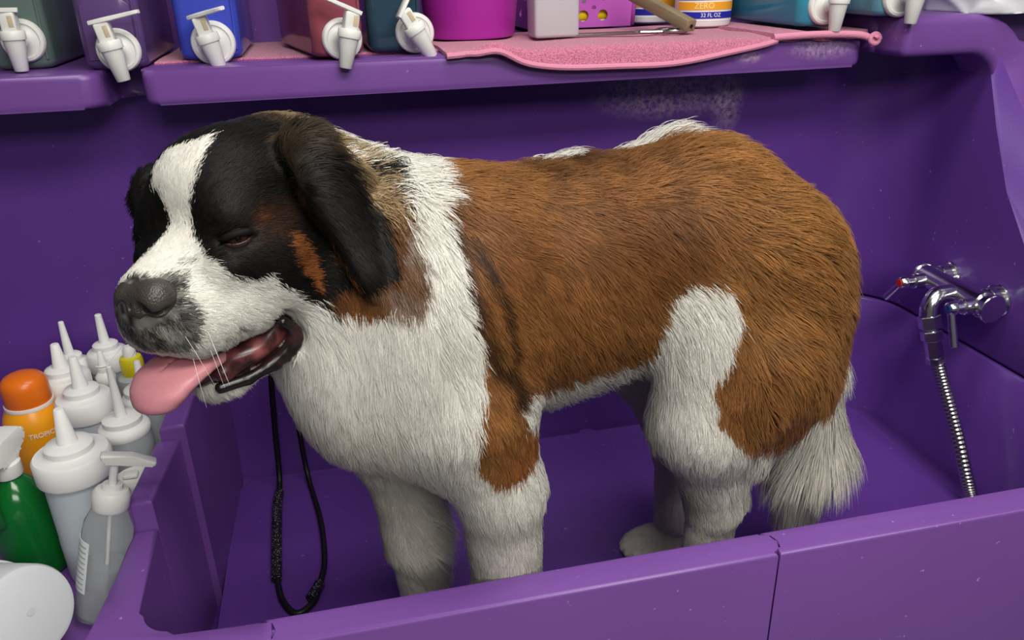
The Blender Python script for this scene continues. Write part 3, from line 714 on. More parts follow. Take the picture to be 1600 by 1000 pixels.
def zero_bottle(x, y, rz, label, tx):
    t = thing('shampoo_bottle', label, 'bottle', (x, y, TI), (0, 0, rz), 'round white bottles with blue and orange labels'); r = 0.054
    bm = B(); bm_lathe(bm, [(0, 0), (r-0.008, 0), (r-0.002, 0.003), (r, 0.010), (r, 0.150), (r-0.004, 0.162), (r-0.018, 0.178), (0.019, 0.184), (0.017, 0.19), (0.017, 0.20), (0, 0.20)], 48); obj('body', bm, M_WP, t)
    bm = B(); bm_lathe(bm, [(0, 0.198), (0.021, 0.198), (0.021, 0.222), (0.018, 0.226), (0, 0.226)], 32); obj('cap', bm, M_LB, t)
    a0, a1 = R(-172), R(70)
    bm = B(); band(bm, r, 0.012, 0.15, a0, a1); obj('label', bm, M_LW, t)
    for z0, z1, m in ((0.0165, 0.0285, M_LB), (0.0320, 0.0460, M_LO), (0.0495, 0.148, M_LB)):
        bm = B(); band(bm, r+0.0007, z0, z1, a0, a1); obj('label_band', bm, m, t)
    for s, sz, z, m in tx:
        me = text_mesh(s, sz); wrap(me, r+0.0014, R(-98) if s != 'ZERO' else R(-112), z); link_mesh('lettering', me, m, t, smooth=False)
    return t
zero_bottle(0.728, 1.555, 0, 'white bottle with blue and orange label reading ZERO, standing on the pink towel', (('ZERO', 0.0150, 0.0390, M_LG), ('32 FL OZ', 0.0100, 0.0225, M_LW)))
zero_bottle(0.690, 1.715, R(-6), 'blue-labelled bottle standing behind the wooden handle', (('ZERO', 0.0150, 0.0390, M_LG),))
# crumpled white bag on the shelf corner
f = Field((1.00, 1.16, 0.80), (1.36, 1.49, 1.0), 0.005)
f.box((1.180, 1.292, 0.856), (0.215, 0.165, 0.100), 0.030, 0.01); f.ell((1.150, 1.30, 0.89), (0.07, 0.08, 0.035), 0.03); f.ell((1.235, 1.32, 0.885), (0.07, 0.08, 0.035), 0.03)
V, F = f.nets(); nn = f.grad(V)
rid = 0.006*(1-np.abs(np.sin(V[:, 0]*24+2.0*np.sin(V[:, 1]*15)+V[:, 2]*30)))**2+0.005*(1-np.abs(np.sin(V[:, 1]*30-V[:, 0]*34+2*np.sin(V[:, 2]*40))))**2
V = V+nn*rid[:, None]; V[:, 2] = np.maximum(V[:, 2], 0.834)
BGO = np.array([1.19, 1.30, 0.834]); o = link_mesh('plastic_bag', mesh_from('plastic_bag', V-BGO, F), mat('bag_film', (222, 222, 226), 0.3, spec=0.6)); o.location = BGO
tag(o, 'crumpled white plastic bag on the right corner of the shelf', 'bag')
for (x0, z0, x1, z1) in ((1.095, 0.878, 1.118, 0.881), (1.135, 0.876, 1.150, 0.884), (1.150, 0.880, 1.175, 0.885)):
    bm = B(); pts_ = []
    for i in range(7):
        q = i/6; p = Vector((x0+(x1-x0)*q, 1.16, z0+(z1-z0)*q+0.002*math.sin(8*q))); pts_.append(p)
    pts2 = []
    bt = BVHTree.FromPolygons([tuple(q) for q in V], [tuple(q) for q in F]) if x0 == 1.095 else bt
    for p in pts_:
        hit = bt.ray_cast(p+Vector((0, -0.1, 0)), Vector((0, 1, 0)))
        if hit[0] is not None: pts2.append(hit[0]+Vector((0, -0.0003, 0)))
    if len(pts2) > 2:
        bm_tube(bm, pts2, 0.0012, 6); h = obj('print_mark', bm, mat('dark_print', '#3a2c4a', 0.5), o); h.data.transform(Matrix.Translation(-Vector(BGO)))

# ------------------------------------------------------------------ bottles on the ledge at the left
M_CAP = mat('squeeze_cap', (238, 238, 234), 0.45, sss=0.1, spec=0.35)
M_LIQ = mat('squeeze_body', (206, 215, 219), 0.35, trans=0.15, ior=1.3, spec=0.35, sss=0.3)
M_LIQ2 = mat('squeeze_body_grey', (190, 196, 198), 0.4, trans=0.2, ior=1.3, spec=0.35, sss=0.3)
ZL = ZD+0.001
def squeeze(x, y, label, r=0.040, h=0.165, noz=0.055, cap=1.12, noz_r=0.010, tip_r=0.0045, m=None, ring=0.030, tilt=(0, 0), step=0.62):
    t = thing('squeeze_bottle', label, 'bottle', (x, y, ZL), (tilt[0], tilt[1], 0), 'squeeze bottles on the ledge')
    bm = B(); bm_lathe(bm, [(0, 0), (r-0.006, 0), (r-0.001, 0.003), (r, 0.010), (r, h*0.4), (r*0.985, h*0.45), (r*0.985, h*0.85), (r*0.97, h), (0, h)], 40); obj('body', bm, m or M_LIQ, t)
    rc = r*cap; bm = B()
    bm_lathe(bm, [(0, h-0.004), (rc-0.001, h-0.004), (rc, h-0.002), (rc, h+ring-0.004), (rc-0.003, h+ring), (rc*step+0.002, h+ring+0.002), (rc*step, h+ring+0.004), (rc*step, h+ring+0.012), (rc*step-0.002, h+ring+0.014), (noz_r+0.004, h+ring+0.016), (0, h+ring+0.016)], 40); c = obj('cap', bm, M_CAP, t)
    z0 = h+ring+0.014; bm = B(); bm_lathe(bm, [(0, z0), (noz_r+0.002, z0), (noz_r, z0+0.003), (tip_r, z0+noz-0.001), (tip_r-0.001, z0+noz), (0, z0+noz)], 20); obj('nozzle', bm, M_CAP, c)
    return t
squeeze(-0.393, 1.018, 'big squeeze bottle nearest the front, between the green sprayer and pump bottle', 0.043, 0.166, 0.052, 1.14, 0.0125, 0.0065, ring=0.030)
squeeze(-0.422, 1.195, 'squeeze bottle with stubby nozzle, right behind the big front one', 0.037, 0.160, 0.052, 1.10, 0.0110, 0.0060)
squeeze(-0.358, 1.138, 'squeeze bottle with a long thin nozzle near the divider', 0.037, 0.152, 0.084, 1.0, 0.0080, 0.0040, ring=0.010, m=M_LIQ2, step=0.75)
squeeze(-0.480, 1.300, 'squeeze bottle directly behind the orange bottle', 0.036, 0.150, 0.042, 1.12, 0.0115, 0.0065)
squeeze(-0.496, 1.396, 'squeeze bottle with slim nozzle by the back wall, second from the left', 0.028, 0.130, 0.062, 1.1, 0.0080, 0.0045, m=M_LIQ2)
squeeze(-0.434, 1.392, 'squeeze bottle with the highest nozzle, by the back wall', 0.032, 0.146, 0.054, 1.05, 0.0085, 0.0055, m=M_LIQ2)
squeeze(-0.345, 1.230, 'squeeze bottle beside the divider, half hidden under the tongue', 0.036, 0.150, 0.046, 1.0, 0.0080, 0.0045, ring=0.012, m=M_LIQ2, step=0.8)
squeeze(-0.424, 1.322, 'narrow small squeeze bottle in the middle of the ledge bottles', 0.015, 0.150, 0.028, 1.05, 0.0065, 0.0040, ring=0.014, m=M_LIQ2)
# yellow-capped bottle
t = thing('squeeze_bottle', 'clear bottle with a bright yellow cap near the back of the ledge', 'bottle', (-0.377, 1.316, ZL))
bm = B(); bm_lathe(bm, [(0, 0), (0.025, 0), (0.028, 0.004), (0.028, 0.135), (0.026, 0.155), (0.017, 0.162), (0, 0.162)], 32); obj('body', bm, M_LIQ2, t)
bm = B(); bm_lathe(bm, [(0, 0.160), (0.0175, 0.160), (0.0185, 0.162), (0.0185, 0.186), (0.0165, 0.192), (0.012, 0.194), (0, 0.194)], 28); c = obj('cap', bm, mat('yellow_cap', (222, 208, 20), 0.4), t); c['label'] = 'bright yellow cap'
bm = B(); bm_lathe(bm, [(0, 0.193), (0.011, 0.193), (0.010, 0.206), (0.006, 0.212), (0, 0.212)], 20); obj('tip', bm, M_CAP, c)
# orange shampoo bottle with lettering
M_OR = mat('orange_bottle', (240, 158, 26), 0.3); M_OC = mat('orange_cap', (226, 112, 22), 0.3)
ox, oy = -0.508, 1.220
ZU = 0.022
t = thing('shampoo_bottle', 'orange shampoo bottle with domed orange cap and white lettering on the ledge', 'bottle', (ox, oy, ZL))
OP = [(0, 0), (0.036, 0), (0.042, 0.004), (0.043, 0.012), (0.045, 0.06), (0.046, 0.105+ZU), (0.0445, 0.125+ZU), (0.040, 0.141+ZU), (0.0345, 0.151+ZU), (0.0335, 0.153+ZU), (0, 0.153+ZU)]
def orr(z):
    for (r0, z0), (r1, z1) in zip(OP[3:-1], OP[4:]):
        if z <= z1: return r0+(r1-r0)*max(0, (z-z0))/(z1-z0)
    return 0.034
bm = B(); bm_lathe(bm, OP, 40); obj('body', bm, M_OR, t)
bm = B(); bm_lathe(bm, [(0, 0.152), (0.0345, 0.152), (0.0350, 0.154), (0.0345, 0.158), (0, 0.158)], 40, (0, 0, ZU)); obj('neck_ring', bm, M_LW, t)
bm = B(); bm_lathe(bm, [(0, 0.157), (0.0325, 0.157), (0.0330, 0.159), (0.0330, 0.185), (0.031, 0.194), (0.026, 0.200), (0.016, 0.2045), (0, 0.206)], 40, (0, 0, ZU)); obj('cap', bm, M_OC, t)
me = text_mesh('TROPICLEAN', 0.0105); wrap(me, 0.046, R(-47), 0.116+ZU, -0.02, lambda z: orr(z)+0.0006); link_mesh('lettering', me, M_LW, t, smooth=False)
# green trigger sprayer
sx_, sy_ = -0.484, 1.040
t = thing('spray_bottle', 'green spray bottle with a white trigger head at the left edge', 'bottle', (sx_, sy_, ZL), (0, 0, R(74)))
M_GR = mat('green_bottle', (20, 128, 52), 0.15, trans=0.45, spec=0.5); M_GT = mat('green_trigger', (40, 112, 66), 0.2, trans=0.4); M_GN = mat('green_nozzle', (32, 140, 72), 0.35)
bm = B(); bm_lathe(bm, [(0, 0), (0.036, 0), (0.040, 0.004), (0.041, 0.012), (0.041, 0.10), (0.036, 0.128), (0.022, 0.150), (0.014, 0.158), (0.014, 0.166), (0, 0.166)], 40); obj('body', bm, M_GR, t)
bm = B(); bm_lathe(bm, [(0, 0.160), (0.017, 0.160), (0.018, 0.162), (0.018, 0.180), (0.015, 0.182), (0, 0.182)], 28); obj('collar', bm, M_WP, t)
bm = B(); pl = round_poly([(-0.046, 0.186), (-0.040, 0.206), (-0.010, 0.218), (0.030, 0.220), (0.036, 0.210), (0.030, 0.198), (0.016, 0.192), (0.014, 0.178), (-0.014, 0.178), (-0.018, 0.186)], 0.005, 4); bm_prism(bm, pl, 1, -0.013, 0.013, 0.004, 3); hd = obj('spray_head', bm, M_WP, t)
bm = B(); cyl(bm, (-0.044, 0, 0.196), (-0.056, 0, 0.196), 0.0125, 0.0115, 12); obj('nozzle', bm, M_GN, hd)
bm = B(); bm_tube(bm, spline([(-0.026, 0, 0.190), (-0.038, 0, 0.170), (-0.046, 0, 0.145), (-0.044, 0, 0.115), (-0.040, 0, 0.108)], 6), [0.009]*25, 12); obj('trigger', bm, M_GT, hd)
# clear pump bottle leaning on the divider
M_CL = mat('clear_plastic', (246, 248, 248), 0.08, trans=0.90, ior=1.06, spec=0.6)
M_GEL = mat('clear_gel', (214, 220, 222), 0.25, trans=0.72, ior=1.08)
t = thing('pump_bottle', 'clear pump bottle with white pump leaning at the front of the ledge', 'bottle', (-0.374, 0.915, ZL+0.007), (R(-4), R(16), R(8)))
bm = B(); bm_lathe(bm, [(0, 0), (0.026, 0), (0.030, 0.003), (0.031, 0.010), (0.031, 0.120), (0.029, 0.138), (0.023, 0.152), (0.017, 0.158), (0.017, 0.164), (0, 0.164)], 40); obj('body', bm, M_CL, t)
bm = B(); bm_lathe(bm, [(0, 0.003), (0.025, 0.003), (0.028, 0.008), (0.028, 0.075), (0, 0.075)], 40); obj('gel', bm, M_GEL, t)
bm = B(); bm_lathe(bm, [(0, 0.157), (0.0215, 0.157), (0.0225, 0.159), (0.0225, 0.178), (0.019, 0.183), (0.013, 0.184), (0.012, 0.190), (0, 0.190)], 32); obj('collar', bm, M_WP, t)
bm = B(); cyl(bm, (0, 0, 0.188), (0, 0, 0.224), 0.0052, None, 14); pp = obj('pump_stem', bm, M_WP, t)
bm = B(); pl = round_poly([(-0.020, 0.232), (-0.012, 0.220), (0.046, 0.218), (0.050, 0.224), (0.020, 0.232)], 0.003, 3); bm_prism(bm, pl, 1, -0.008, 0.008, 0.003, 3); obj('pump_spout', bm, M_WP, pp)
bm = B(); bm_tube(bm, [(0, 0, 0.160), (0.004, 0, 0.02)], 0.0022, 8); obj('dip_tube', bm, M_WP, pp)
bm = B(); band(bm, 0.0312, 0.045, 0.118, R(165), R(232), 12); lb = obj('label', bm, mat('paper_label', (226, 228, 228), 0.5), t)
bm = B()
for i in range(9): band(bm, 0.0320, 0.050+i*0.0075, 0.0515+i*0.0075, R(172), R(226), 10, 0.0002)
obj('label_line', bm, mat('label_line', (150, 156, 158), 0.5), lb)
# teal lotion with a white flip cap
t = thing('lotion_bottle', 'teal bottle with a white flip-top cap tucked beside the divider', 'bottle', (-0.3365, 1.060, ZL))
bm = B(); bm_lathe(bm, [(0, 0), (0.024, 0), (0.027, 0.003), (0.027, 0.075), (0.025, 0.090), (0, 0.090)], 32); obj('body', bm, mat('teal_plastic', (10, 110, 120), 0.35), t)
bm = B(); bm_lathe(bm, [(0, 0.089), (0.0275, 0.089), (0.0275, 0.093), (0, 0.093)], 36); obj('neck_ring', bm, mat('green_ring', (60, 128, 100), 0.4), t)
bm = B(); bm_lathe(bm, [(0, 0.093), (0.028, 0.093), (0.0285, 0.095), (0.0285, 0.116), (0.026, 0.119), (0.023, 0.118), (0.0, 0.1165)], 36); c = obj('cap', bm, M_WP, t)
bm = B(); bm_box(bm, (-0.004, 0.0, 0.1215), (0.020, 0.014, 0.006), 0.002); obj('flip_spout', bm, M_WP, c)
# white cup tipped over at the front
bx = Vector((-0.416, 0.838, 0.240)); ad = Vector((-0.74, 0.56, -0.36)).normalized()
t = thing('measuring_cup', 'white translucent cup tipped over at the front left corner', 'cup', bx); t.rotation_euler = ad.to_track_quat('Z', 'Y').to_euler()
M_CU = mat('cup_plastic', (206, 210, 212), 0.4, sss=0.2, spec=0.3)
bm = B(); bm_lathe(bm, [(0, 0.0), (0.048, 0.0), (0.0535, 0.002), (0.0560, 0.007), (0.0600, 0.095), (0.0630, 0.096), (0.0635, 0.100), (0.058, 0.100), (0.0535, 0.008), (0, 0.004)], 56); obj('shell', bm, M_CU, t)
bm = B(); bm_lathe(bm, [(0.0, -0.0006), (0.0045, -0.0006), (0.005, 0.0002), (0.0, 0.0008)], 40); obj('mould_mark', bm, M_CU, t)

# ------------------------------------------------------------------ dog
# dog frame: s towards the tail, o towards the dog's left flank, z up
DA = np.array([0.15, 0.90, 0.0]); DT = np.array([0.45, 0.05, 0.0]); DT /= np.linalg.norm(DT)
DN = np.array([DT[1], -DT[0], 0.0])
def d2w(P): P = np.asarray(P, float); return DA+P[..., :1]*DT+P[..., 1:2]*DN+P[..., 2:3]*np.array([0, 0, 1.0])
def w2d(W): W = np.asarray(W, float)-DA; return np.stack([W@DT, W@DN, W[..., 2]], -1)
# head frame: x to the nose, y to the dog's left, z up
def head_rot(yaw, pit, rol):
    f0 = np.array([-math.sin(yaw)*math.cos(pit), -math.cos(yaw)*math.cos(pit), -math.sin(pit)])
    l0 = np.array([math.cos(yaw), -math.sin(yaw), 0]); u0 = np.cross(f0, l0)
    return np.stack([f0, math.cos(rol)*l0+math.sin(rol)*u0, -math.sin(rol)*l0+math.cos(rol)*u0], 1)
HO = np.array([-0.160, 0.82, 0.69]); HR = head_rot(R(38), R(5), R(5))
def h2d(P): return w2d(HO+np.asarray(P, float)@HR.T)
def d2h(P): return (d2w(P)-HO)@HR
HQ = (h2d(np.eye(3))-h2d(np.zeros((1, 3)))).T      # head axes in dog frame (columns)

def dog_field():
    f = Field((-0.52, -0.24, -0.01), (0.68, 0.30, 0.86), 0.004)
    # trunk
    f.ell((0.03, 0, 0.555), (0.21, 0.135, 0.150), 0.05)
    f.ell((0.20, 0, 0.575), (0.22, 0.125, 0.135), 0.05)
    f.ell((0.305, 0, 0.568), (0.150, 0.125, 0.146), 0.05)
    f.ell((0.395, 0, 0.50), (0.100, 0.105, 0.135), 0.05)
    f.ell((-0.09, 0, 0.495), (0.125, 0.125, 0.122), 0.05)
    f.ell((-0.135, 0.01, 0.462), (0.085, 0.10, 0.085), 0.05)
    f.ell((-0.04, 0, 0.60), (0.12, 0.115, 0.11), 0.05)
    # neck
    a = h2d([[-0.15, 0.0, -0.005]])[0]; b = h2d([[-0.10, 0.0, -0.09]])[0]
    f.cone((-0.05, 0, 0.575), a, 0.125, 0.085, 0.05)
    f.cone((-0.12, 0.0, 0.50), b, 0.112, 0.070, 0.05)
    # near fore leg
    f.ell((-0.06, 0.10, 0.50), (0.085, 0.06, 0.14), 0.04)
    f.cone((-0.045, 0.115, 0.46), (-0.018, 0.12, 0.36), 0.066, 0.051, 0.03)
    f.cone((-0.018, 0.12, 0.36), (-0.010, 0.112, 0.19), 0.049, 0.041, 0.02)
    f.cone((-0.010, 0.112, 0.19), (-0.012, 0.11, 0.06), 0.042, 0.036, 0.02)
    f.ell((-0.035, 0.11, 0.03), (0.062, 0.045, 0.036), 0.02)
    # far fore leg
    f.ell((-0.09, -0.09, 0.48), (0.085, 0.06, 0.14), 0.04)
    f.cone((-0.105, -0.09, 0.44), (-0.110, -0.08, 0.32), 0.070, 0.056, 0.03)
    f.cone((-0.110, -0.08, 0.32), (-0.098, -0.06, 0.17), 0.052, 0.036, 0.02)
    f.cone((-0.100, -0.06, 0.19), (-0.092, -0.045, 0.06), 0.036, 0.032, 0.02)
    f.ell((-0.105, -0.045, 0.028), (0.055, 0.043, 0.033), 0.02)
    # near hind leg
    f.ell((0.370, 0.085, 0.50), (0.110, 0.062, 0.165), 0.04)
    f.cone((0.33, 0.10, 0.46), (0.262, 0.115, 0.385), 0.085, 0.066, 0.03)
    f.cone((0.262, 0.112, 0.385), (0.298, 0.10, 0.245), 0.056, 0.041, 0.025)
    f.cone((0.37, 0.09, 0.42), (0.335, 0.095, 0.345), 0.080, 0.050, 0.03)
    f.cone((0.298, 0.10, 0.245), (0.286, 0.10, 0.06), 0.035, 0.030, 0.015)
    f.ell((0.262, 0.10, 0.03), (0.066, 0.046, 0.036), 0.02)
    f.ell((0.252, 0.116, 0.47), (0.056, 0.044, 0.105), 0.04)
    # far hind leg
    f.ell((0.375, -0.085, 0.50), (0.11, 0.062, 0.165), 0.04)
    f.cone((0.36, -0.10, 0.44), (0.30, -0.10, 0.36), 0.08, 0.062, 0.03)
    f.cone((0.30, -0.10, 0.36), (0.352, -0.09, 0.20), 0.054, 0.038, 0.025)
    f.cone((0.352, -0.09, 0.20), (0.352, -0.09, 0.06), 0.036, 0.032, 0.02)
    f.ell((0.318, -0.09, 0.020), (0.060, 0.038, 0.022), 0.015)
    # tail
    f.cone((0.455, 0.0, 0.50), (0.500, 0.005, 0.38), 0.042, 0.038, 0.03)
    f.cone((0.500, 0.005, 0.38), (0.52, 0.01, 0.24), 0.040, 0.044, 0.02)
    f.cone((0.52, 0.01, 0.24), (0.515, 0.015, 0.15), 0.044, 0.026, 0.02)
    # head
    E = lambda c, r, k=0.02, cut=False, rot=None: f.ell(h2d([c])[0], r, k, HQ if rot is None else HQ@rot, cut)
    K = lambda a, b, ra, rb, k=0.02, cut=False: f.cone(h2d([a])[0], h2d([b])[0], ra, rb, k, cut)
    E((-0.090, 0, 0.005), (0.088, 0.080, 0.080), 0.02)
    E((-0.058, 0, 0.030), (0.060, 0.064, 0.052), 0.02)
    for q in (1, -1):
        E((-0.026, 0.047*q, 0.012), (0.030, 0.024, 0.022), 0.025)         # brow
        E((-0.010, 0.046*q, -0.030), (0.036, 0.028, 0.028), 0.025)        # under the eye
        E((-0.075, 0.058*q, -0.050), (0.070, 0.044, 0.062), 0.025)        # cheek
        E((0.026, 0.032*q, -0.074), (0.050, 0.030, 0.040), 0.02)          # flews
        E((-0.018, 0.052*q, -0.078), (0.042, 0.022, 0.032), 0.015)
    E((0.042, 0, -0.066), (0.045, 0.046, 0.042), 0.015)
    K((-0.03, 0, -0.016), (0.056, 0, -0.042), 0.038, 0.032, 0.02)         # bridge
    for q in (1, -1):
        K((-0.034, 0.072*q, -0.126), (0.055, 0.048*q, -0.128), 0.017, 0.014, 0.004, True)   # open mouth
        E((-0.030, 0.074*q, -0.114), (0.014, 0.022, 0.021), 0.006, True)
    K((-0.03, 0, -0.132), (0.12, 0, -0.126), 0.030, 0.030, 0.006, True)
    K((-0.10, 0.0, -0.130), (0.022, 0.0, -0.157), 0.040, 0.020, 0.012)    # lower jaw
    for q in (1, -1): K((-0.085, 0.036*q, -0.128), (0.018, 0.018*q, -0.156), 0.030, 0.016, 0.010)
    for q in (1, -1):                                                     # eye sockets
        E((-0.004, 0.064*q, -0.004), (0.016, 0.016, 0.006), 0.006, True)
    # ears
    E((-0.116, 0.078, 0.050), (0.034, 0.026, 0.026), 0.014)
    ez = np.array([0.02, 0.085, -0.17]); ez /= np.linalg.norm(ez); en = np.cross(ez, [1, 0, 0]); en /= np.linalg.norm(en)
    er = np.stack([np.cross(en, ez), en, ez], 1)
    E((-0.106, 0.112, 0.010), (0.040, 0.020, 0.064), 0.012, rot=er)
    E((-0.099, 0.138, -0.042), (0.033, 0.017, 0.066), 0.010, rot=er)
    E((-0.091, 0.151, -0.070), (0.027, 0.015, 0.034), 0.008, rot=er)
    E((-0.100, -0.078, 0.030), (0.034, 0.028, 0.028), 0.016)
    E((-0.070, -0.104, 0.010), (0.036, 0.018, 0.040), 0.010)
    E((-0.064, -0.114, -0.036), (0.034, 0.016, 0.044), 0.008)
    return f

# --- coat pattern, all in the dog's own coordinates
BROWN = [(-0.032, 0.722), (-0.036, 0.708), (-0.049, 0.688), (-0.05, 0.656), (-0.049, 0.609), (-0.042, 0.568), (-0.04, 0.513),
         (-0.056, 0.474), (-0.055, 0.425), (-0.04, 0.403), (-0.022, 0.395), (0.004, 0.400), (0.024, 0.415), (0.034, 0.44), (0.0, 0.465),
         (-0.005, 0.483), (0.012, 0.488), (0.05, 0.474), (0.083, 0.476), (0.118, 0.479), (0.159, 0.481), (0.187, 0.489), (0.189, 0.507),
         (0.192, 0.554), (0.217, 0.581), (0.264, 0.575), (0.274, 0.534), (0.256, 0.486), (0.240, 0.462), (0.240, 0.440), (0.244, 0.413),
         (0.264, 0.388), (0.30, 0.352), (0.345, 0.335), (0.385, 0.345), (0.42, 0.38), (0.46, 0.41), (0.50, 0.435), (0.54, 0.45), (0.60, 0.46),
         (0.68, 0.60), (0.40, 0.85), (0.0, 0.85), (-0.03, 0.75)]
MASK = [(81.0, -49.5), (76.7, -53.2), (73.5, -50.1), (74.2, -34.9), (67.7, -18.3), (53.7, -7.1), (43.3, 5.1), (34.6, 14.6),
        (24.0, 32.2), (19.9, 49.2), (20.0, 62.9), (21.3, 80.5), (18.3, 97.5), (2.8, 87.2), (-16, 81), (-26, 70), (-24, 60), (-9.1, 54.6),
        (-4.3, 42.1), (-2, 27.4), (-3, 19), (-12, 12), (-30, 4), (-60, -10), (-90, -30), (-170, -30), (-170, 170), (170, 170), (170, -60), (100, -60)]
MUZ = [(-2.3, 6.0), (3.3, 9.2), (14.0, 7.3), (24.2, 2.1), (22.0, -1.7), (26.0, -12.7), (24.9, -20.2), (20.9, -22.2), (13.7, -25.2), (0.7, -25.2),
       (-10.4, -21.8), (-16, -12), (-12, 0)]
TAN = [(88, 19.3), (97, 8), (98.5, -12.9), (94.5, -28.8), (89.0, -41.5), (84.3, -44.5), (85, -33), (85.4, -9.9)]
EAR_A = np.array([-0.108, 0.085, 0.058]); EAR_B = np.array([-0.090, 0.158, -0.096])
FEAR_A = np.array([-0.10, -0.08, 0.035]); FEAR_B = np.array([-0.062, -0.118, -0.075])
def vnoise(P, sc, seed=0):
    """cheap smooth value noise in [-1,1]"""
    g = np.asarray(P)*sc; i = np.floor(g).astype(np.int64); f = g-i; f = f*f*(3-2*f); o = 0
    for dx in (0, 1):
        for dy in (0, 1):
            for dz in (0, 1):
                h = (i[:, 0]+dx)*73856093 ^ (i[:, 1]+dy)*19349663 ^ (i[:, 2]+dz)*83492791 ^ (seed*2654435761)
                h = (h ^ (h >> 13))*1274126177; r = ((h ^ (h >> 16)) & 0xffff)/32767.5-1
                w = np.abs(1-dx-f[:, 0])*np.abs(1-dy-f[:, 1])*np.abs(1-dz-f[:, 2]); o = o+w*r
    return o
def seg_dist(P, a, b):
    e = b-a; t = np.clip((P-a)@e/(e@e), 0, 1); return np.linalg.norm(P-a-t[:, None]*e, axis=1), t
def fish(H):
    d = H-np.array([-0.05, 0, -0.03]); r = np.linalg.norm(d, axis=1)+1e-9
    th = np.degrees(np.arccos(np.clip(d[:, 0]/r, -1, 1))); ph = np.arctan2(d[:, 1], d[:, 2])
    return th*np.sin(ph), th*np.cos(ph), th
def ear_info(H):
    dn, tn = seg_dist(H, EAR_A, EAR_B); df, tf = seg_dist(H, FEAR_A, FEAR_B)
    # outward side of the near ear flap
    en = np.array([0.0, 0.9, 0.43])
    offn = (H-(EAR_A+tn[:, None]*(EAR_B-EAR_A)))@en
    near = (dn < 0.052-0.016*tn) & (tn < 0.985) & (H[:, 2] > -0.106) & (offn > -0.004) & (H[:, 0] > -0.168)
    return near, tn, df < 0.05, tf
C_WHITE = np.array(srgb((222, 219, 209))); C_BROWN = np.array(srgb((124, 80, 43))); C_DKBR = np.array(srgb((72, 42, 20)))
C_GOLD = np.array(srgb((160, 114, 66))); C_BLACK = np.array(srgb((19, 17, 16))); C_TAN = np.array(srgb((146, 86, 44)))
C_FLUFF = np.array(srgb((176, 150, 112))); C_DKEAR = np.array(srgb((58, 47, 34))); C_CREAM = np.array(srgb((206, 196, 168))); C_GREY = np.array(srgb((44, 42, 41)))
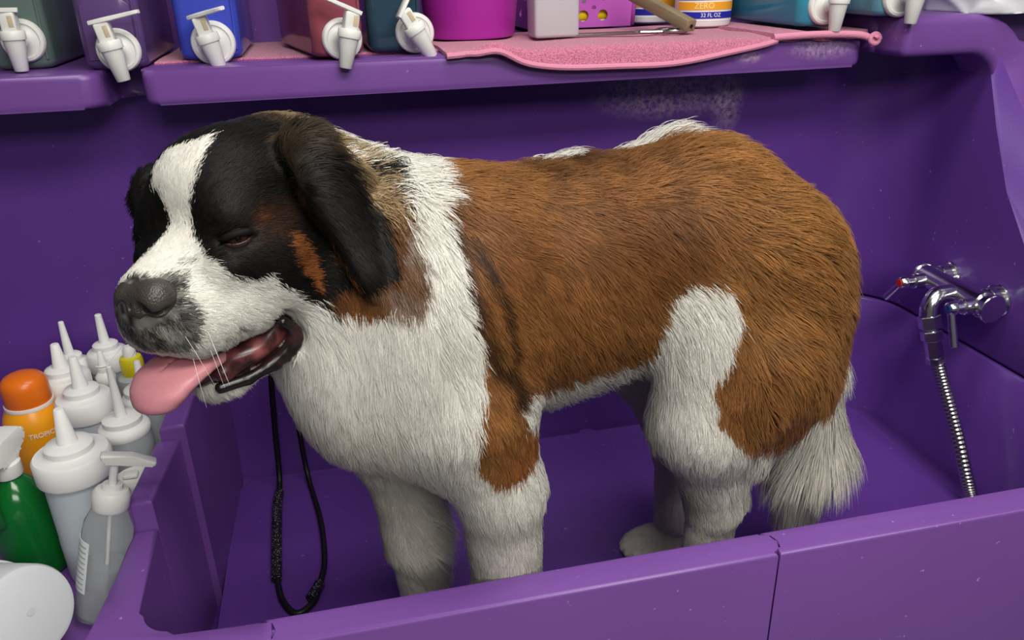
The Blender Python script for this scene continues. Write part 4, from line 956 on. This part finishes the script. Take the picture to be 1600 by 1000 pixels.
def coat(P, jit=0.0):
    """colour of the coat at points P (dog frame)"""
    P = np.asarray(P, float); n = len(P)
    if jit: P = P+rng.normal(0, jit, P.shape)
    w = np.stack([vnoise(P, 55, 1), vnoise(P, 55, 2), vnoise(P, 55, 3)], 1)*0.006
    Q = P+w
    s, o, z = Q[:, 0], Q[:, 1], Q[:, 2]
    H = d2h(P); Hq = d2h(Q); u, v, th = fish(Hq)
    c = np.tile(C_WHITE, (n, 1))
    def mix(m, colr, f=1.0):
        f = np.broadcast_to(np.asarray(f, float), (n,)); c[m] = c[m]*(1-f[m])[:, None]+colr*f[m][:, None]
    # cream on belly, throat and lower legs
    mix((z < 0.34), C_CREAM, 0.2); mix((s < -0.13) & (z < 0.47), C_CREAM, 0.22)
    # body patch
    near_leg = (o < 0.03) & (z < 0.47) & (s < 0.06)
    far_leg = (o < 0.0) & (z < 0.40)
    br = in_poly(s, z, BROWN) & ~near_leg & ~far_leg
    br &= ~((s > 0.460) & (z < 0.44+0.3*np.clip(s-0.5, 0, 1)))
    brown = np.tile(C_BROWN, (n, 1)); big = vnoise(P, 11, 5); mid = vnoise(P, 30, 6)
    def bm(f, colr): return brown*(1-f)[:, None]+colr*f[:, None]
    hind = np.clip((s-0.20)/0.12, 0, 1)
    brown = bm(np.clip(0.55*hind+0.30*big+0.15, 0, 0.8), C_GOLD)
    waist = np.exp(-((s-0.20)/0.06)**2-((z-0.62)/0.06)**2); brown = bm(0.45*waist, C_DKBR*1.5)
    brown = bm(np.clip(0.22*mid+0.15*np.clip((0.52-z)/0.08, 0, 1)*(s < 0.2), 0, 0.6), C_DKBR)  # random dark tone, plus belly shadow put into the low flank's colour
    sz = np.stack([s+0.004*mid, z], 1)
    for pl_, wd in (([(-0.052, 0.68), (-0.046, 0.61), (-0.030, 0.545), (-0.008, 0.495)], 0.013), ([(-0.034, 0.665), (-0.012, 0.605), (-0.002, 0.54)], 0.009), ([(-0.010, 0.53), (0.004, 0.49)], 0.012)):
        dd = np.min([seg_dist(sz, np.array(a), np.array(b))[0] for a, b in zip(pl_[:-1], pl_[1:])], axis=0)
        brown = bm(np.clip(1.4-1.4*dd/wd, 0, 1)*0.82*(o > 0), np.array(srgb((42, 30, 20))))
    sp = np.clip((z-0.695)/0.015, 0, 1)*np.clip((s-0.05)/0.03, 0, 1)*np.clip((0.27-s)/0.04, 0, 1)
    brown = bm(sp*(0.55+0.35*mid), C_DKBR*0.5)
    dg, _ = seg_dist(np.stack([s, z], 1), np.array([0.0, 0.425]), np.array([0.005, 0.41]))
    brown = bm(np.clip(1-dg/0.05, 0, 1)*0.5, C_TAN)
    c[br] = brown[br]
    # white flecks along the spine
    for q, r in (((0.116, -0.030, 0.706), 0.020), ((0.255, -0.036, 0.712), 0.036), ((0.34, -0.085, 0.70), 0.04)):
        mix((np.linalg.norm((Q-np.array(q))*np.array([0.6, 1, 1]), axis=1) < r) & (o < -0.010), C_WHITE)
    # head
    head = (Hq[:, 0] > -0.185) & (th < np.where(Hq[:, 2] > 0.03, 150, 135)) & (np.linalg.norm(Hq-np.array([-0.05, 0, -0.03]), axis=1) < 0.20)
    nb = Hq[:, 1] > 0.0
    head &= ~((Hq[:, 0] < -0.115) & (Hq[:, 2] < -0.01) & ~nb)
    msk = head & in_poly(u, v, MASK) & ~((u > 70) & (Hq[:, 2] < -0.088) & (Hq[:, 1] > 0.125))
    mix(msk, C_BLACK)
    mix(msk & nb, C_DKBR, np.clip(1-np.hypot(u-80, v-30)/28, 0, 1)*(0.55+0.3*mid))
    mix(msk, C_TAN*0.45, np.clip(1-np.hypot(u-70, v-37)/9, 0, 1)*0.6)
    mix(head & in_poly(u+1.5*mid, v, TAN), C_TAN, np.clip(0.62+0.5*mid, 0.1, 0.95))
    mz = head & in_poly(u, v, MUZ)
    mix(mz, C_GREY, np.clip(0.85+0.35*vnoise(P, 170, 9), 0.3, 1))
    for (a, b, r) in ((24.6, 7.6, 3.0), (24.3, -37.2, 2.2), (35.2, -36.6, 2.2), (38.7, -39.7, 2.0), (32, -33, 1.4), (18.8, 11.0, 2.2), (30, -39.5, 1.6)):
        mix(head & (np.hypot(u-a, v-b) < r), C_GREY, 0.6)
    nape = (Hq[:, 0] < -0.13) & (Hq[:, 0] > -0.19) & (Hq[:, 2] > 0.03) & (np.abs(Hq[:, 1]) < 0.12) & (Hq[:, 1] > -0.06)
    mix(nape, C_DKEAR, np.clip(0.8+0.3*mid, 0, 1)); mix(nape & (Hq[:, 0] < -0.155), C_FLUFF*0.6, np.clip(0.5+0.6*mid, 0, 1))
    # band behind the near ear, dark top of the neck
    band = in_poly(Hq[:, 0], Hq[:, 2], [(-0.20, 0.05), (-0.185, 0.015), (-0.165, -0.02), (-0.140, -0.05), (-0.125, -0.085), (-0.105, -0.116), (-0.06, -0.116), (-0.05, 0.0), (-0.08, 0.10), (-0.18, 0.10)]) & (Hq[:, 1] > 0.05)
    band &= (th > 84) & (seg_dist(Hq, EAR_A, EAR_B)[0] < 0.062) & (Hq[:, 0] < EAR_A[0]+(EAR_B[0]-EAR_A[0])*seg_dist(Hq, EAR_A, EAR_B)[1]+0.012+0.04*np.clip((seg_dist(Hq, EAR_A, EAR_B)[1]-0.85)/0.15, 0, 1))
    mix(band, C_BROWN*0.68, np.clip(0.9+0.25*mid, 0, 1))
    ds = np.clip((Hq[:, 2]+0.02)/0.05, 0, 1); mix(band, C_DKEAR, ds*0.9)
    en, tn, ef, tf = ear_info(Hq)
    mix(en, C_BLACK); mix(ef, C_BLACK)
    back = np.clip((-0.132+0.016*tn-Hq[:, 0])/0.012, 0, 1)*np.clip(1.25-1.6*tn, 0, 1)
    fd, _ = seg_dist(Hq, np.array([-0.160, 0.095, 0.045]), np.array([-0.140, 0.150, -0.030])); mix((fd < 0.026) & ~(en & (Hq[:, 0] > -0.140)), C_FLUFF, np.clip(0.75+0.5*mid, 0.2, 1))
    mix(en, C_FLUFF, back*np.clip(0.75+0.4*mid, 0, 1)); mix(en, C_DKEAR, np.clip(1-tn/0.22, 0, 1)*0.85)
    cav = (np.abs(H[:, 1]) < 0.068) & (H[:, 0] > -0.055) & (H[:, 2] < -0.104) & (H[:, 2] > -0.150) & (H[:, 0] < 0.045)
    mix(cav, np.array(srgb((60, 34, 34))), 0.0 if jit else 1.0)
    return c

# --- lie of the hair: guide points (dog frame), direction, length, lift
def hair_guides():
    g = []
    def a(p, d, L, lift, both=True):
        g.append((*p, *d, L, lift))
        if both and abs(p[1]) > 1e-6: g.append((p[0], -p[1], p[2], d[0], -d[1], d[2], L, lift))
    a((-.03, 0, .72), (1, 0, -.1), .026, .35); a((.13, 0, .72), (1, 0, -.1), .024, .4); a((.20, -.015, .72), (1, 0, .1), .030, .6); g.append((.25, -.035, .71, .8, 0, .4, .050, 1.1)); g.append((.115, -.03, .71, .8, 0, .3, .034, .9)); a((.3, 0, .73), (1, 0, -.2), .040, .7); a((.40, 0, .70), (.8, 0, -.5), .036, .5)
    a((.47, 0, .63), (.6, 0, -.8), .040, .4); a((.52, 0, .53), (.2, 0, -1), .055, .45); a((.50, .05, .52), (.5, 0, -.9), .055, .45)
    a((-.03, .13, .62), (.5, 0, -.85), .018, .12); a((.06, .13, .66), (.75, 0, -.6), .020, .12); a((.1, .14, .58), (.6, 0, -.8), .021, .12); a((.08, .13, .50), (.6, 0, -.8), .026, .15); a((.02, .14, .56), (.5, 0, -.85), .019, .12)
    a((.1, .03, .43), (.6, 0, -.8), .045, .35); a((.17, .05, .45), (.6, 0, -.8), .045, .35); a((.22, .13, .62), (.7, 0, -.7), .026, .18); a((.2, .14, .54), (.6, 0, -.8), .026, .18); a((.34, .14, .64), (.9, 0, -.35), .038, .3)
    a((.36, .16, .52), (.8, 0, -.6), .040, .3); a((.44, .13, .55), (.75, 0, -.65), .042, .3); a((.24, .16, .52), (.3, 0, -.95), .022, .2); a((.32, .17, .42), (.35, 0, -.95), .034, .3)
    a((.36, .15, .36), (.1, 0, -1), .040, .35); a((.48, .08, .47), (.5, .1, -.85), .055, .3)
    a((-.12, .12, .62), (.45, 0, -.9), .026, .2); a((-.1, 0, .73), (.9, 0, -.4), .028, .35); a((-.22, .05, .5), (.25, 0, -1), .030, .2); a((-.24, 0, .44), (.3, 0, -1), .030, .25)
    a((-.1, .15, .5), (.12, 0, -1), .024, .15); a((-.17, .12, .55), (.2, 0, -1), .026, .15); a((-.12, .0, .34), (.5, 0, -.9), .030, .3); a((-.05, .0, .36), (.5, 0, -.9), .035, .35)
    a((-.04, .17, .42), (.05, 0, -1), .016, .12); a((-.03, .16, .25), (0, 0, -1), .013, .12); a((.03, .13, .38), (.15, 0, -1), .018, .2); a((.03, .11, .25), (.25, 0, -1), .018, .25)
    a((-.03, .11, .04), (-.3, 0, -1), .008, .1); a((-.14, -.07, .25), (0, 0, -1), .012, .12, False); a((-.055, -.06, .23), (.6, 0, -.8), .055, .7, False); a((-.055, -.05, .15), (.55, 0, -.85), .048, .6, False); a((-.06, -.07, .29), (.5, 0, -.85), .045, .5, False); a((-.12, -.05, .1), (0, 0, -1), .010, .1, False)
    a((.25, .16, .40), (.1, 0, -1), .016, .15); a((.26, .12, .24), (.1, 0, -1), .012, .15); a((.35, .10, .30), (.2, 0, -1), .040, .45); a((.33, .10, .215), (.05, 0, -1), .012, .1); a((.325, .13, .20), (.05, 0, -1), .011, .1); a((.32, .12, .16), (.05, 0, -1), .010, .1); a((.33, .10, .12), (.1, 0, -1), .010, .1); a((.28, .1, .04), (-.3, 0, -1), .008, .1)
    a((.29, -.06, .34), (.15, 0, -1), .014, .12, False); a((.33, -.06, .15), (0, 0, -1), .010, .1, False)
    a((.48, .04, .40), (-.05, .1, -1), .06, .3, False); a((.465, .03, .30), (-.45, .15, -1), .105, .5, False); a((.56, .0, .33), (.35, .1, -1), .08, .4, False); a((.565, .02, .24), (.5, .1, -.95), .095, .45, False)
    a((.52, .05, .22), (.0, .3, -1), .10, .35, False); a((.47, .03, .22), (-.55, .15, -1), .105, .5, False); a((.55, -.02, .16), (.1, 0, -1), .085, .3, False); a((.545, .02, .13), (0, 0, -1), .06, .4, False)
    def h(p, d, L, lift, both=True):
        for q in ((1, -1) if both and abs(p[1]) > 1e-6 else (1,)):
            P = h2d([(p[0], p[1]*q, p[2])])[0]; D = HQ@np.array([d[0], d[1]*q, d[2]]); g.append((*P, *D, L, lift))
    h((.03, 0, -.01), (-1, 0, .1), .006, .15); h((-.01, 0, .02), (-.7, 0, .7), .007, .15); h((-.03, 0, .075), (-.8, 0, .5), .010, .2); h((.04, .05, -.07), (-.8, .1, -.5), .007, .15); h((.02, .06, -.10), (-.4, .1, -1), .008, .2)
    h((.085, .02, -.08), (.0, .4, -1), .006, .2); h((-.02, .07, -.08), (-.8, 0, -.5), .009, .15); h((-.05, .10, -.05), (-1, .1, -.25), .011, .15); h((-.06, .08, -.11), (-.7, 0, -.7), .018, .2); h((-.12, 0, .085), (-1, 0, -.05), .018, .35)
    h((-.06, .06, .07), (-1, .15, .1), .013, .25); h((-.08, .085, .02), (-1, .1, -.2), .013, .2); h((-.02, .06, -.03), (-.6, .1, -.6), .007, .12); h((-.02, .05, .02), (-.7, .2, .5), .008, .2)
    h((-.0, .02, -.18), (-.7, 0, -.6), .012, .25); h((-.06, .0, -.17), (-.7, 0, -.6), .018, .3); h((-.09, .07, -.13), (-.6, .1, -.8), .028, .25)
    h((-.09, .14, -.01), (-.05, .42, -.9), .012, .12); h((-.085, .165, -.07), (.05, .35, -.95), .010, .12); h((-.085, .17, -.105), (.0, .3, -1), .008, .1); h((-.155, .11, .03), (-.55, .1, -.8), .056, .35); h((-.145, .145, -.02), (-.35, .1, -.9), .048, .3); h((-.13, .16, -.06), (-.3, .1, -.95), .026, .2)
    h((-.12, .09, .07), (-.8, .3, .1), .028, .5); h((-.16, .16, -.09), (-.3, 0, -1), .030, .2); h((-.11, .16, -.12), (-.2, 0, -1), .030, .2); h((-.08, -.12, .0), (-.2, -.2, -.9), .016, .3, False)
    return np.array(g)
def build_dog():
    f = dog_field(); V, F = f.nets()
    root = thing('dog', 'big brown and white dog standing in the purple tub, black face mask, tongue out', 'dog', (0.35, 0.92, 0.0))
    off = np.array([0.35, 0.92, 0.0])
    W = d2w(V)
    me = mesh_from('body', W-off, F[:, ::-1])
    cV = coat(V)
    at = me.color_attributes.new('coat', 'FLOAT_COLOR', 'POINT')
    at.data.foreach_set('color', np.concatenate([cV*0.8, np.ones((len(V), 1))], 1).astype(np.float32).ravel())
    k = NT('short_coat'); ca = k.n('ShaderNodeAttribute', attribute_name='coat'); k.l(ca.outputs['Color'], k.b.inputs['Base Color'])
    k.b.inputs['Roughness'].default_value = 0.8; k.b.inputs['Specular IOR Level'].default_value = 0.15
    body = link_mesh('body', me, k.m, root)
    # ---- fur
    tri = np.concatenate([F[:, [0, 1, 2]], F[:, [0, 2, 3]]])
    A, Bq, Cq = V[tri[:, 0]], V[tri[:, 1]], V[tri[:, 2]]
    ar = np.linalg.norm(np.cross(Bq-A, Cq-A), axis=1)/2; ctr = (A+Bq+Cq)/3
    G = hair_guides()
    def interp(P):
        d2 = ((P[:, None, :]-G[None, :, :3])**2).sum(2); w = 1/(d2+1.5e-4)**2.2; w /= w.sum(1, keepdims=True); return w@G[:, 3:]
    gi = np.concatenate([interp(q) for q in np.array_split(ctr, 40)])
    nrm = f.grad(ctr)
    away = (nrm[:, 1] < -0.35)
    Hc = d2h(ctr)
    dens = ar*np.clip(0.020/gi[:, 3], 0.5, 2.4)*np.where(away, 0.35, 1)
    headm = (Hc[:, 0] > -0.2) & (np.linalg.norm(Hc-np.array([-0.05, 0, -0.03]), axis=1) < 0.21); dens = dens*np.where(headm, 1.5, 1)
    mouth = (Hc[:, 2] < -0.098) & (Hc[:, 2] > -0.150) & (Hc[:, 0] > -0.055) & (np.abs(Hc[:, 1]) < 0.050) & (Hc[:, 0] < 0.05)
    hole = (np.linalg.norm((Hc-np.array([-0.030, 0.068, -0.114]))/np.array([1, 1.3, 1.4]), axis=1) < 0.016)
    dens[mouth | hole] = 0
    eye = (np.linalg.norm(Hc-np.array([-0.004, 0.064, -0.004]), axis=1) < 0.013) | (np.linalg.norm(Hc-np.array([-0.004, -0.064, -0.004]), axis=1) < 0.013)
    dens[eye] = 0
    nosem = (np.linalg.norm((Hc-np.array(NOSE_C))/np.array([1, 1.35, 1]), axis=1) < 0.024); dens[nosem] = 0
    N = FUR_N
    ti = rng.choice(len(tri), N, p=dens/dens.sum())
    r1 = np.sqrt(rng.random(N)); r2 = rng.random(N)
    P = A[ti]*(1-r1)[:, None]+Bq[ti]*(r1*(1-r2))[:, None]+Cq[ti]*(r1*r2)[:, None]
    n = f.grad(P); g = np.concatenate([interp(q) for q in np.array_split(P, 60)])
    d = g[:, :3]+0.10*rng.normal(size=(N, 3)); swirl = np.stack([vnoise(P, 28, 21), vnoise(P, 28, 22), vnoise(P, 28, 23)], 1)*np.where(P[:, :1] > 0.44, 0.5, 1); d = d/np.linalg.norm(d, axis=1, keepdims=True)+0.30*swirl
    d = d-n*(d*n).sum(1, keepdims=True); d /= np.linalg.norm(d, axis=1, keepdims=True)+1e-9
    L = g[:, 3]*rng.uniform(0.6, 1.1, N); lift = g[:, 4]*rng.uniform(0.7, 1.3, N)
    # clumps
    nc = N//60; ci = rng.choice(N, nc, replace=False); kd = kdtree.KDTree(nc)
    for i, j in enumerate(ci): kd.insert(P[j], i)
    kd.balance(); near = np.array([kd.find(p)[1] for p in P]); cj = ci[near]
    dl = np.where(np.linalg.norm(P[cj]-P, axis=1, keepdims=True) < 0.03, P[cj]-P, 0)
    d = d*0.6+d[cj]*0.4; d -= n*(d*n).sum(1, keepdims=True); d /= np.linalg.norm(d, axis=1, keepdims=True)+1e-9
    lift = 0.5*lift+0.5*lift[cj]
    K = 5; t = np.linspace(0, 1, K)
    clump = 0.42
    pts = np.empty((N, K, 3)); fz = 0.05*np.clip(0.035/L, 0.3, 1)[:, None]; fr = rng.normal(size=(N, 3))*fz; fr2 = rng.normal(size=(N, 3))*fz
    fluff = np.clip((g[:, 3]-0.036)/0.01, 0, 1)*(np.linalg.norm(d2h(P)-np.array([-0.15, 0.12, 0.01]), axis=1) < 0.055)
    grav = np.array([0, 0, -1.0])
    for k_, tt in enumerate(t):
        p = P+L[:, None]*(d*tt+n*(lift*(tt-0.55*tt*tt))[:, None]+fr*tt*tt+fr2*math.sin(3.1*tt)+grav*0.10*tt*tt)+dl*clump*tt**1.3
        p = p+fluff[:, None]*0.006*np.stack([np.sin(9*tt+40*P[:, 0]), np.cos(8*tt+60*P[:, 2]), np.sin(10*tt+50*P[:, 1])], 1)*tt
        pts[:, k_] = p
    hc = bpy.data.hair_curves.new('fur'); hc.add_curves([K]*N)
    Wp = d2w(pts.reshape(-1, 3))-off
    hc.attributes['position'].data.foreach_set('vector', Wp.astype(np.float32).ravel())
    rad = hc.attributes.get('radius') or hc.attributes.new('radius', 'FLOAT', 'POINT')
    wdt = np.clip(0.00016+0.0045*L, 0.00018, 0.00034)
    rr = wdt[:, None]*np.array([1.0, 1.0, 0.9, 0.65, 0.12])[None]
    rad.data.foreach_set('value', rr.astype(np.float32).ravel())
    c = coat(P+(d*0.45)*L[:, None], 0.0022)
    bri = np.exp(rng.normal(0, 0.12, N)+0.12*rng.normal(size=nc)[near])
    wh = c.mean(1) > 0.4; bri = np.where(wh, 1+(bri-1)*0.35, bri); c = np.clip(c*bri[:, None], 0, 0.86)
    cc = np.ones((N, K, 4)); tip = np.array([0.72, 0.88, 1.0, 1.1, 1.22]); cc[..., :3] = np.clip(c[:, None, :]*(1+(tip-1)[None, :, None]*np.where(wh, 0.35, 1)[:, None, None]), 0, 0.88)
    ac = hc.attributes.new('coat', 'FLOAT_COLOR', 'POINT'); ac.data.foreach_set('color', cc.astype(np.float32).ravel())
    an = hc.attributes.new('lie', 'FLOAT_VECTOR', 'POINT')
    nw = n[:, :1]*DT+n[:, 1:2]*DN+n[:, 2:]*np.array([0, 0, 1.0])
    an.data.foreach_set('vector', np.repeat(nw, K, 0).astype(np.float32).ravel())
    k = NT('fur_strand'); ca = k.n('ShaderNodeAttribute', attribute_name='coat'); na = k.n('ShaderNodeAttribute', attribute_name='lie'); geo = k.n('ShaderNodeNewGeometry')
    mx = k.n('ShaderNodeMix', data_type='VECTOR'); mx.inputs['Factor'].default_value = 0.25
    k.l(na.outputs['Vector'], mx.inputs['A']); k.l(geo.outputs['Normal'], mx.inputs['B'])
    vn = k.n('ShaderNodeVectorMath', operation='NORMALIZE'); k.l(mx.outputs['Result'], vn.inputs[0])
    k.l(ca.outputs['Color'], k.b.inputs['Base Color']); k.l(vn.outputs['Vector'], k.b.inputs['Normal'])
    k.b.inputs['Roughness'].default_value = 0.45; k.b.inputs['Specular IOR Level'].default_value = 0.14
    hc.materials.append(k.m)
    fo = bpy.data.objects.new('fur', hc); col.objects.link(fo); fo.parent = root; fo['kind'] = 'stuff'
    return root, off, f
FUR_N = 430000
NOSE_C = (0.076, 0.008, -0.038)

# ------------------------------------------------------------------ build the dog and its face
dog, DOFF, dfield = build_dog()
def face(name, f, m, smooth=2, parent=None):
    V, F = f.nets(); V = smooth_mesh(V, F, smooth)
    W = HO+V@HR.T-DOFF
    if name == 'nose': W = HO+((V-np.array([0.083, 0, -0.042]))*1.10+np.array([0.071, 0.010, -0.037]))@HR.T-DOFF
    return link_mesh(name, mesh_from(name, W, F), m, parent or dog)
# nose leather
f = Field((0.045, -0.045, -0.085), (0.125, 0.045, 0.0), 0.0015)
f.ell((0.080, 0, -0.038), (0.018, 0.024, 0.015), 0.008)
for q in (1, -1):
    f.ell((0.083, 0.015*q, -0.040), (0.017, 0.014, 0.016), 0.006); f.cone((0.094, 0, -0.045), (0.088, 0, -0.064), 0.007, 0.004, 0.006)
for q in (1, -1):
    f.ell((0.0985, 0.0125*q, -0.043), (0.008, 0.0055, 0.0058), 0.003, cut=True); f.cone((0.096, 0.015*q, -0.046), (0.082, 0.030*q, -0.049), 0.0035, 0.0022, 0.003, cut=True)
f.cone((0.1015, 0, -0.034), (0.096, 0, -0.064), 0.0016, 0.0016, 0.002, cut=True)
k = NT('nose_leather'); tc = k.n('ShaderNodeTexCoord'); vo = k.n('ShaderNodeTexVoronoi', Scale=520.0); k.l(tc.outputs['Object'], vo.inputs['Vector'])
bp = k.n('ShaderNodeBump', Strength=0.5, Distance=0.001); k.l(vo.outputs['Distance'], bp.inputs['Height']); k.l(bp.outputs['Normal'], k.b.inputs['Normal'])
nz = k.n('ShaderNodeTexNoise', Scale=60.0); k.l(tc.outputs['Object'], nz.inputs['Vector']); mx = k.n('ShaderNodeMix', data_type='RGBA'); k.l(nz.outputs['Fac'], mx.inputs['Factor']); mx.inputs['A'].default_value = (*srgb((34, 31, 30)), 1); mx.inputs['B'].default_value = (*srgb((74, 68, 62)), 1); k.l(mx.outputs['Result'], k.b.inputs['Base Color']); k.b.inputs['Roughness'].default_value = 0.42
face('nose', f, k.m)
# tongue
f = Field((-0.06, -0.07, -0.20), (0.16, 0.07, -0.07), 0.0025)
tp = [(-0.02, 0, -0.128), (0.03, 0.0, -0.122), (0.055, 0, -0.120), (0.074, -0.002, -0.124), (0.086, -0.003, -0.132), (0.092, -0.004, -0.142)]
for a, b, w in zip(tp[:-1], tp[1:], ((0.028, 0.034), (0.034, 0.038), (0.038, 0.037), (0.037, 0.032), (0.032, 0.024))):
    for i in range(6):
        q = i/5; c = np.array(a)*(1-q)+np.array(b)*q; ww = w[0]*(1-q)+w[1]*q; f.ell(c, (0.016, ww, 0.0072), 0.006)
f.cone((0.0, 0, -0.110), (0.074, -0.003, -0.1155), 0.003, 0.0015, 0.004, cut=True)
k = NT('tongue_flesh'); tc = k.n('ShaderNodeTexCoord'); nz = k.n('ShaderNodeTexNoise', Scale=500.0); k.l(tc.outputs['Object'], nz.inputs['Vector']); bp = k.n('ShaderNodeBump', Strength=0.25, Distance=0.001); k.l(nz.outputs['Fac'], bp.inputs['Height']); k.l(bp.outputs['Normal'], k.b.inputs['Normal'])
k.b.inputs['Base Color'].default_value = (*srgb((206, 138, 146)), 1); k.b.inputs['Roughness'].default_value = 0.42; k.b.inputs['Subsurface Weight'].default_value = 0.25; k.b.inputs['Subsurface Radius'].default_value = (0.01, 0.004, 0.003)
tongue = face('tongue', f, k.m)
# mouth lining: dark wet gums, lower lip flap with its row of papillae
f = Field((-0.09, -0.10, -0.19), (0.07, 0.10, -0.08), 0.0025)
f.cone((-0.06, 0, -0.118), (0.035, 0, -0.132), 0.034, 0.022, 0.01)
f.ell((-0.012, 0, -0.128), (0.050, 0.060, 0.020), 0.01)
for q in (1, -1): f.cone((-0.042, 0.052*q, -0.118), (0.030, 0.028*q, -0.140), 0.014, 0.010, 0.008)
def gum(name, a, b, lo, hi):
    k = NT(name); tc = k.n('ShaderNodeTexCoord'); nz = k.n('ShaderNodeTexNoise', Scale=38.0, Detail=4.0); k.l(tc.outputs['Object'], nz.inputs['Vector']); rp = k.n('ShaderNodeMapRange'); rp.inputs[1].default_value = lo; rp.inputs[2].default_value = hi; k.l(nz.outputs['Fac'], rp.inputs[0])
    mx = k.n('ShaderNodeMix', data_type='RGBA'); k.l(rp.outputs[0], mx.inputs['Factor']); mx.inputs['A'].default_value = (*srgb(a), 1); mx.inputs['B'].default_value = (*srgb(b), 1); k.l(mx.outputs['Result'], k.b.inputs['Base Color']); k.b.inputs['Roughness'].default_value = 0.3
    return k.m
ml_ = face('mouth_lining', f, gum('gum', (58, 28, 28), (140, 76, 74), 0.45, 0.65), 1); ml_['label'] = 'dark red inside of the mouth'
f = Field((-0.09, -0.10, -0.19), (0.07, 0.10, -0.08), 0.0022)
for q in (1, -1):
    lp = [(-0.024, 0.074, -0.104), (-0.034, 0.074, -0.116), (-0.034, 0.071, -0.130), (-0.024, 0.063, -0.142), (-0.006, 0.053, -0.150), (0.014, 0.042, -0.154), (0.038, 0.026, -0.153)]
    for a, b in zip(lp[:-1], lp[1:]): f.cone((a[0], a[1]*q, a[2]), (b[0], b[1]*q, b[2]), 0.0062, 0.0062, 0.004)
    pts = spline([Vector((x, y*q, z)) for x, y, z in lp[1:5]], 4)
    for i, p in enumerate(pts): f.ell((p.x-0.003, p.y+0.006*q, p.z-0.003), (0.0036, 0.0036, 0.0056 if i % 2 else 0.0036), 0.001)
ll_ = face('lower_lip', f, gum('lip_skin', (22, 17, 18), (66, 36, 36), 0.5, 0.75), 1); ll_['label'] = 'black scalloped lower lip'
# eyes with lids
M_EYE = mat('eye_brown', (44, 25, 17), 0.06, spec=0.6); M_LID_ = mat('eyelid', (15, 12, 12), 0.7, spec=0.2); M_HAW = mat('eye_haw', (62, 34, 32), 0.3); M_PUP = mat('pupil', (6, 5, 5), 0.05)
for q in (1, -1):
    e0 = np.array([-0.012, 0.060*q, -0.004]); fw = np.array([0.62, 0.78*q, 0.02])
    if q < 0: fw = np.array([0.80, -0.60, 0.02])
    fw /= np.linalg.norm(fw)
    f = Field(e0-0.025, e0+0.025, 0.0012); f.ell(e0, (0.0125, 0.0125, 0.0125), 0.001)
    eye = face('eye', f, M_EYE, 1)
    f = Field(e0-0.025, e0+0.025, 0.0010); f.ell(e0+fw*0.0075, (0.0056, 0.0056, 0.0056), 0.001); face('pupil', f, M_PUP, 1, eye)
    side = np.cross(fw, [0, 0, 1.0]); side /= np.linalg.norm(side)
    for nm, m_, zo, r_, b_ in (('upper_lid', M_LID_, 0.0052, 0.0036, 0.0105), ('lower_lid', M_LID_, -0.0080, 0.0024, 0.0100), ('haw', M_HAW, -0.0052, 0.0012, 0.0108)):
        f = Field(e0-0.03, e0+0.03, 0.0012); pr = None
        for i in range(9):
            a = -1+2*i/8; p = e0+fw*b_*math.sqrt(max(0.05, 1-0.75*a*a))+side*0.0135*a+np.array([0, 0, zo*(1-0.55*a*a)])
            if pr is not None: f.cone(pr, p, r_, r_, 0.002)
            pr = p
        face(nm, f, m_, 1, eye)
# whiskers and long brow hairs
hb = []
for i in range(7):
    q = 1 if i < 5 else -1; p = np.array([0.045+0.03*rng.random(), (0.035+0.02*rng.random())*q, -0.07-0.03*rng.random()]); d = np.array([0.25+0.5*rng.random(), 0.8*q, -0.5-0.3*rng.random()])
    hb.append((p, d, 0.035+0.03*rng.random()))
bm = B()
for p, d, L in hb:
    d = d/np.linalg.norm(d); pts_ = [HO+HR@(p+d*L*t_+np.array([0, 0, -0.012])*t_*t_)-DOFF for t_ in np.linspace(0, 1, 5)]
    bm_tube(bm, [Vector(x) for x in pts_], [0.0002, 0.0002, 0.00016, 0.0001, 0.00006], 5)
o = obj('whiskers', bm, mat('whisker', (220, 216, 210), 0.4), dog); o['kind'] = 'stuff'
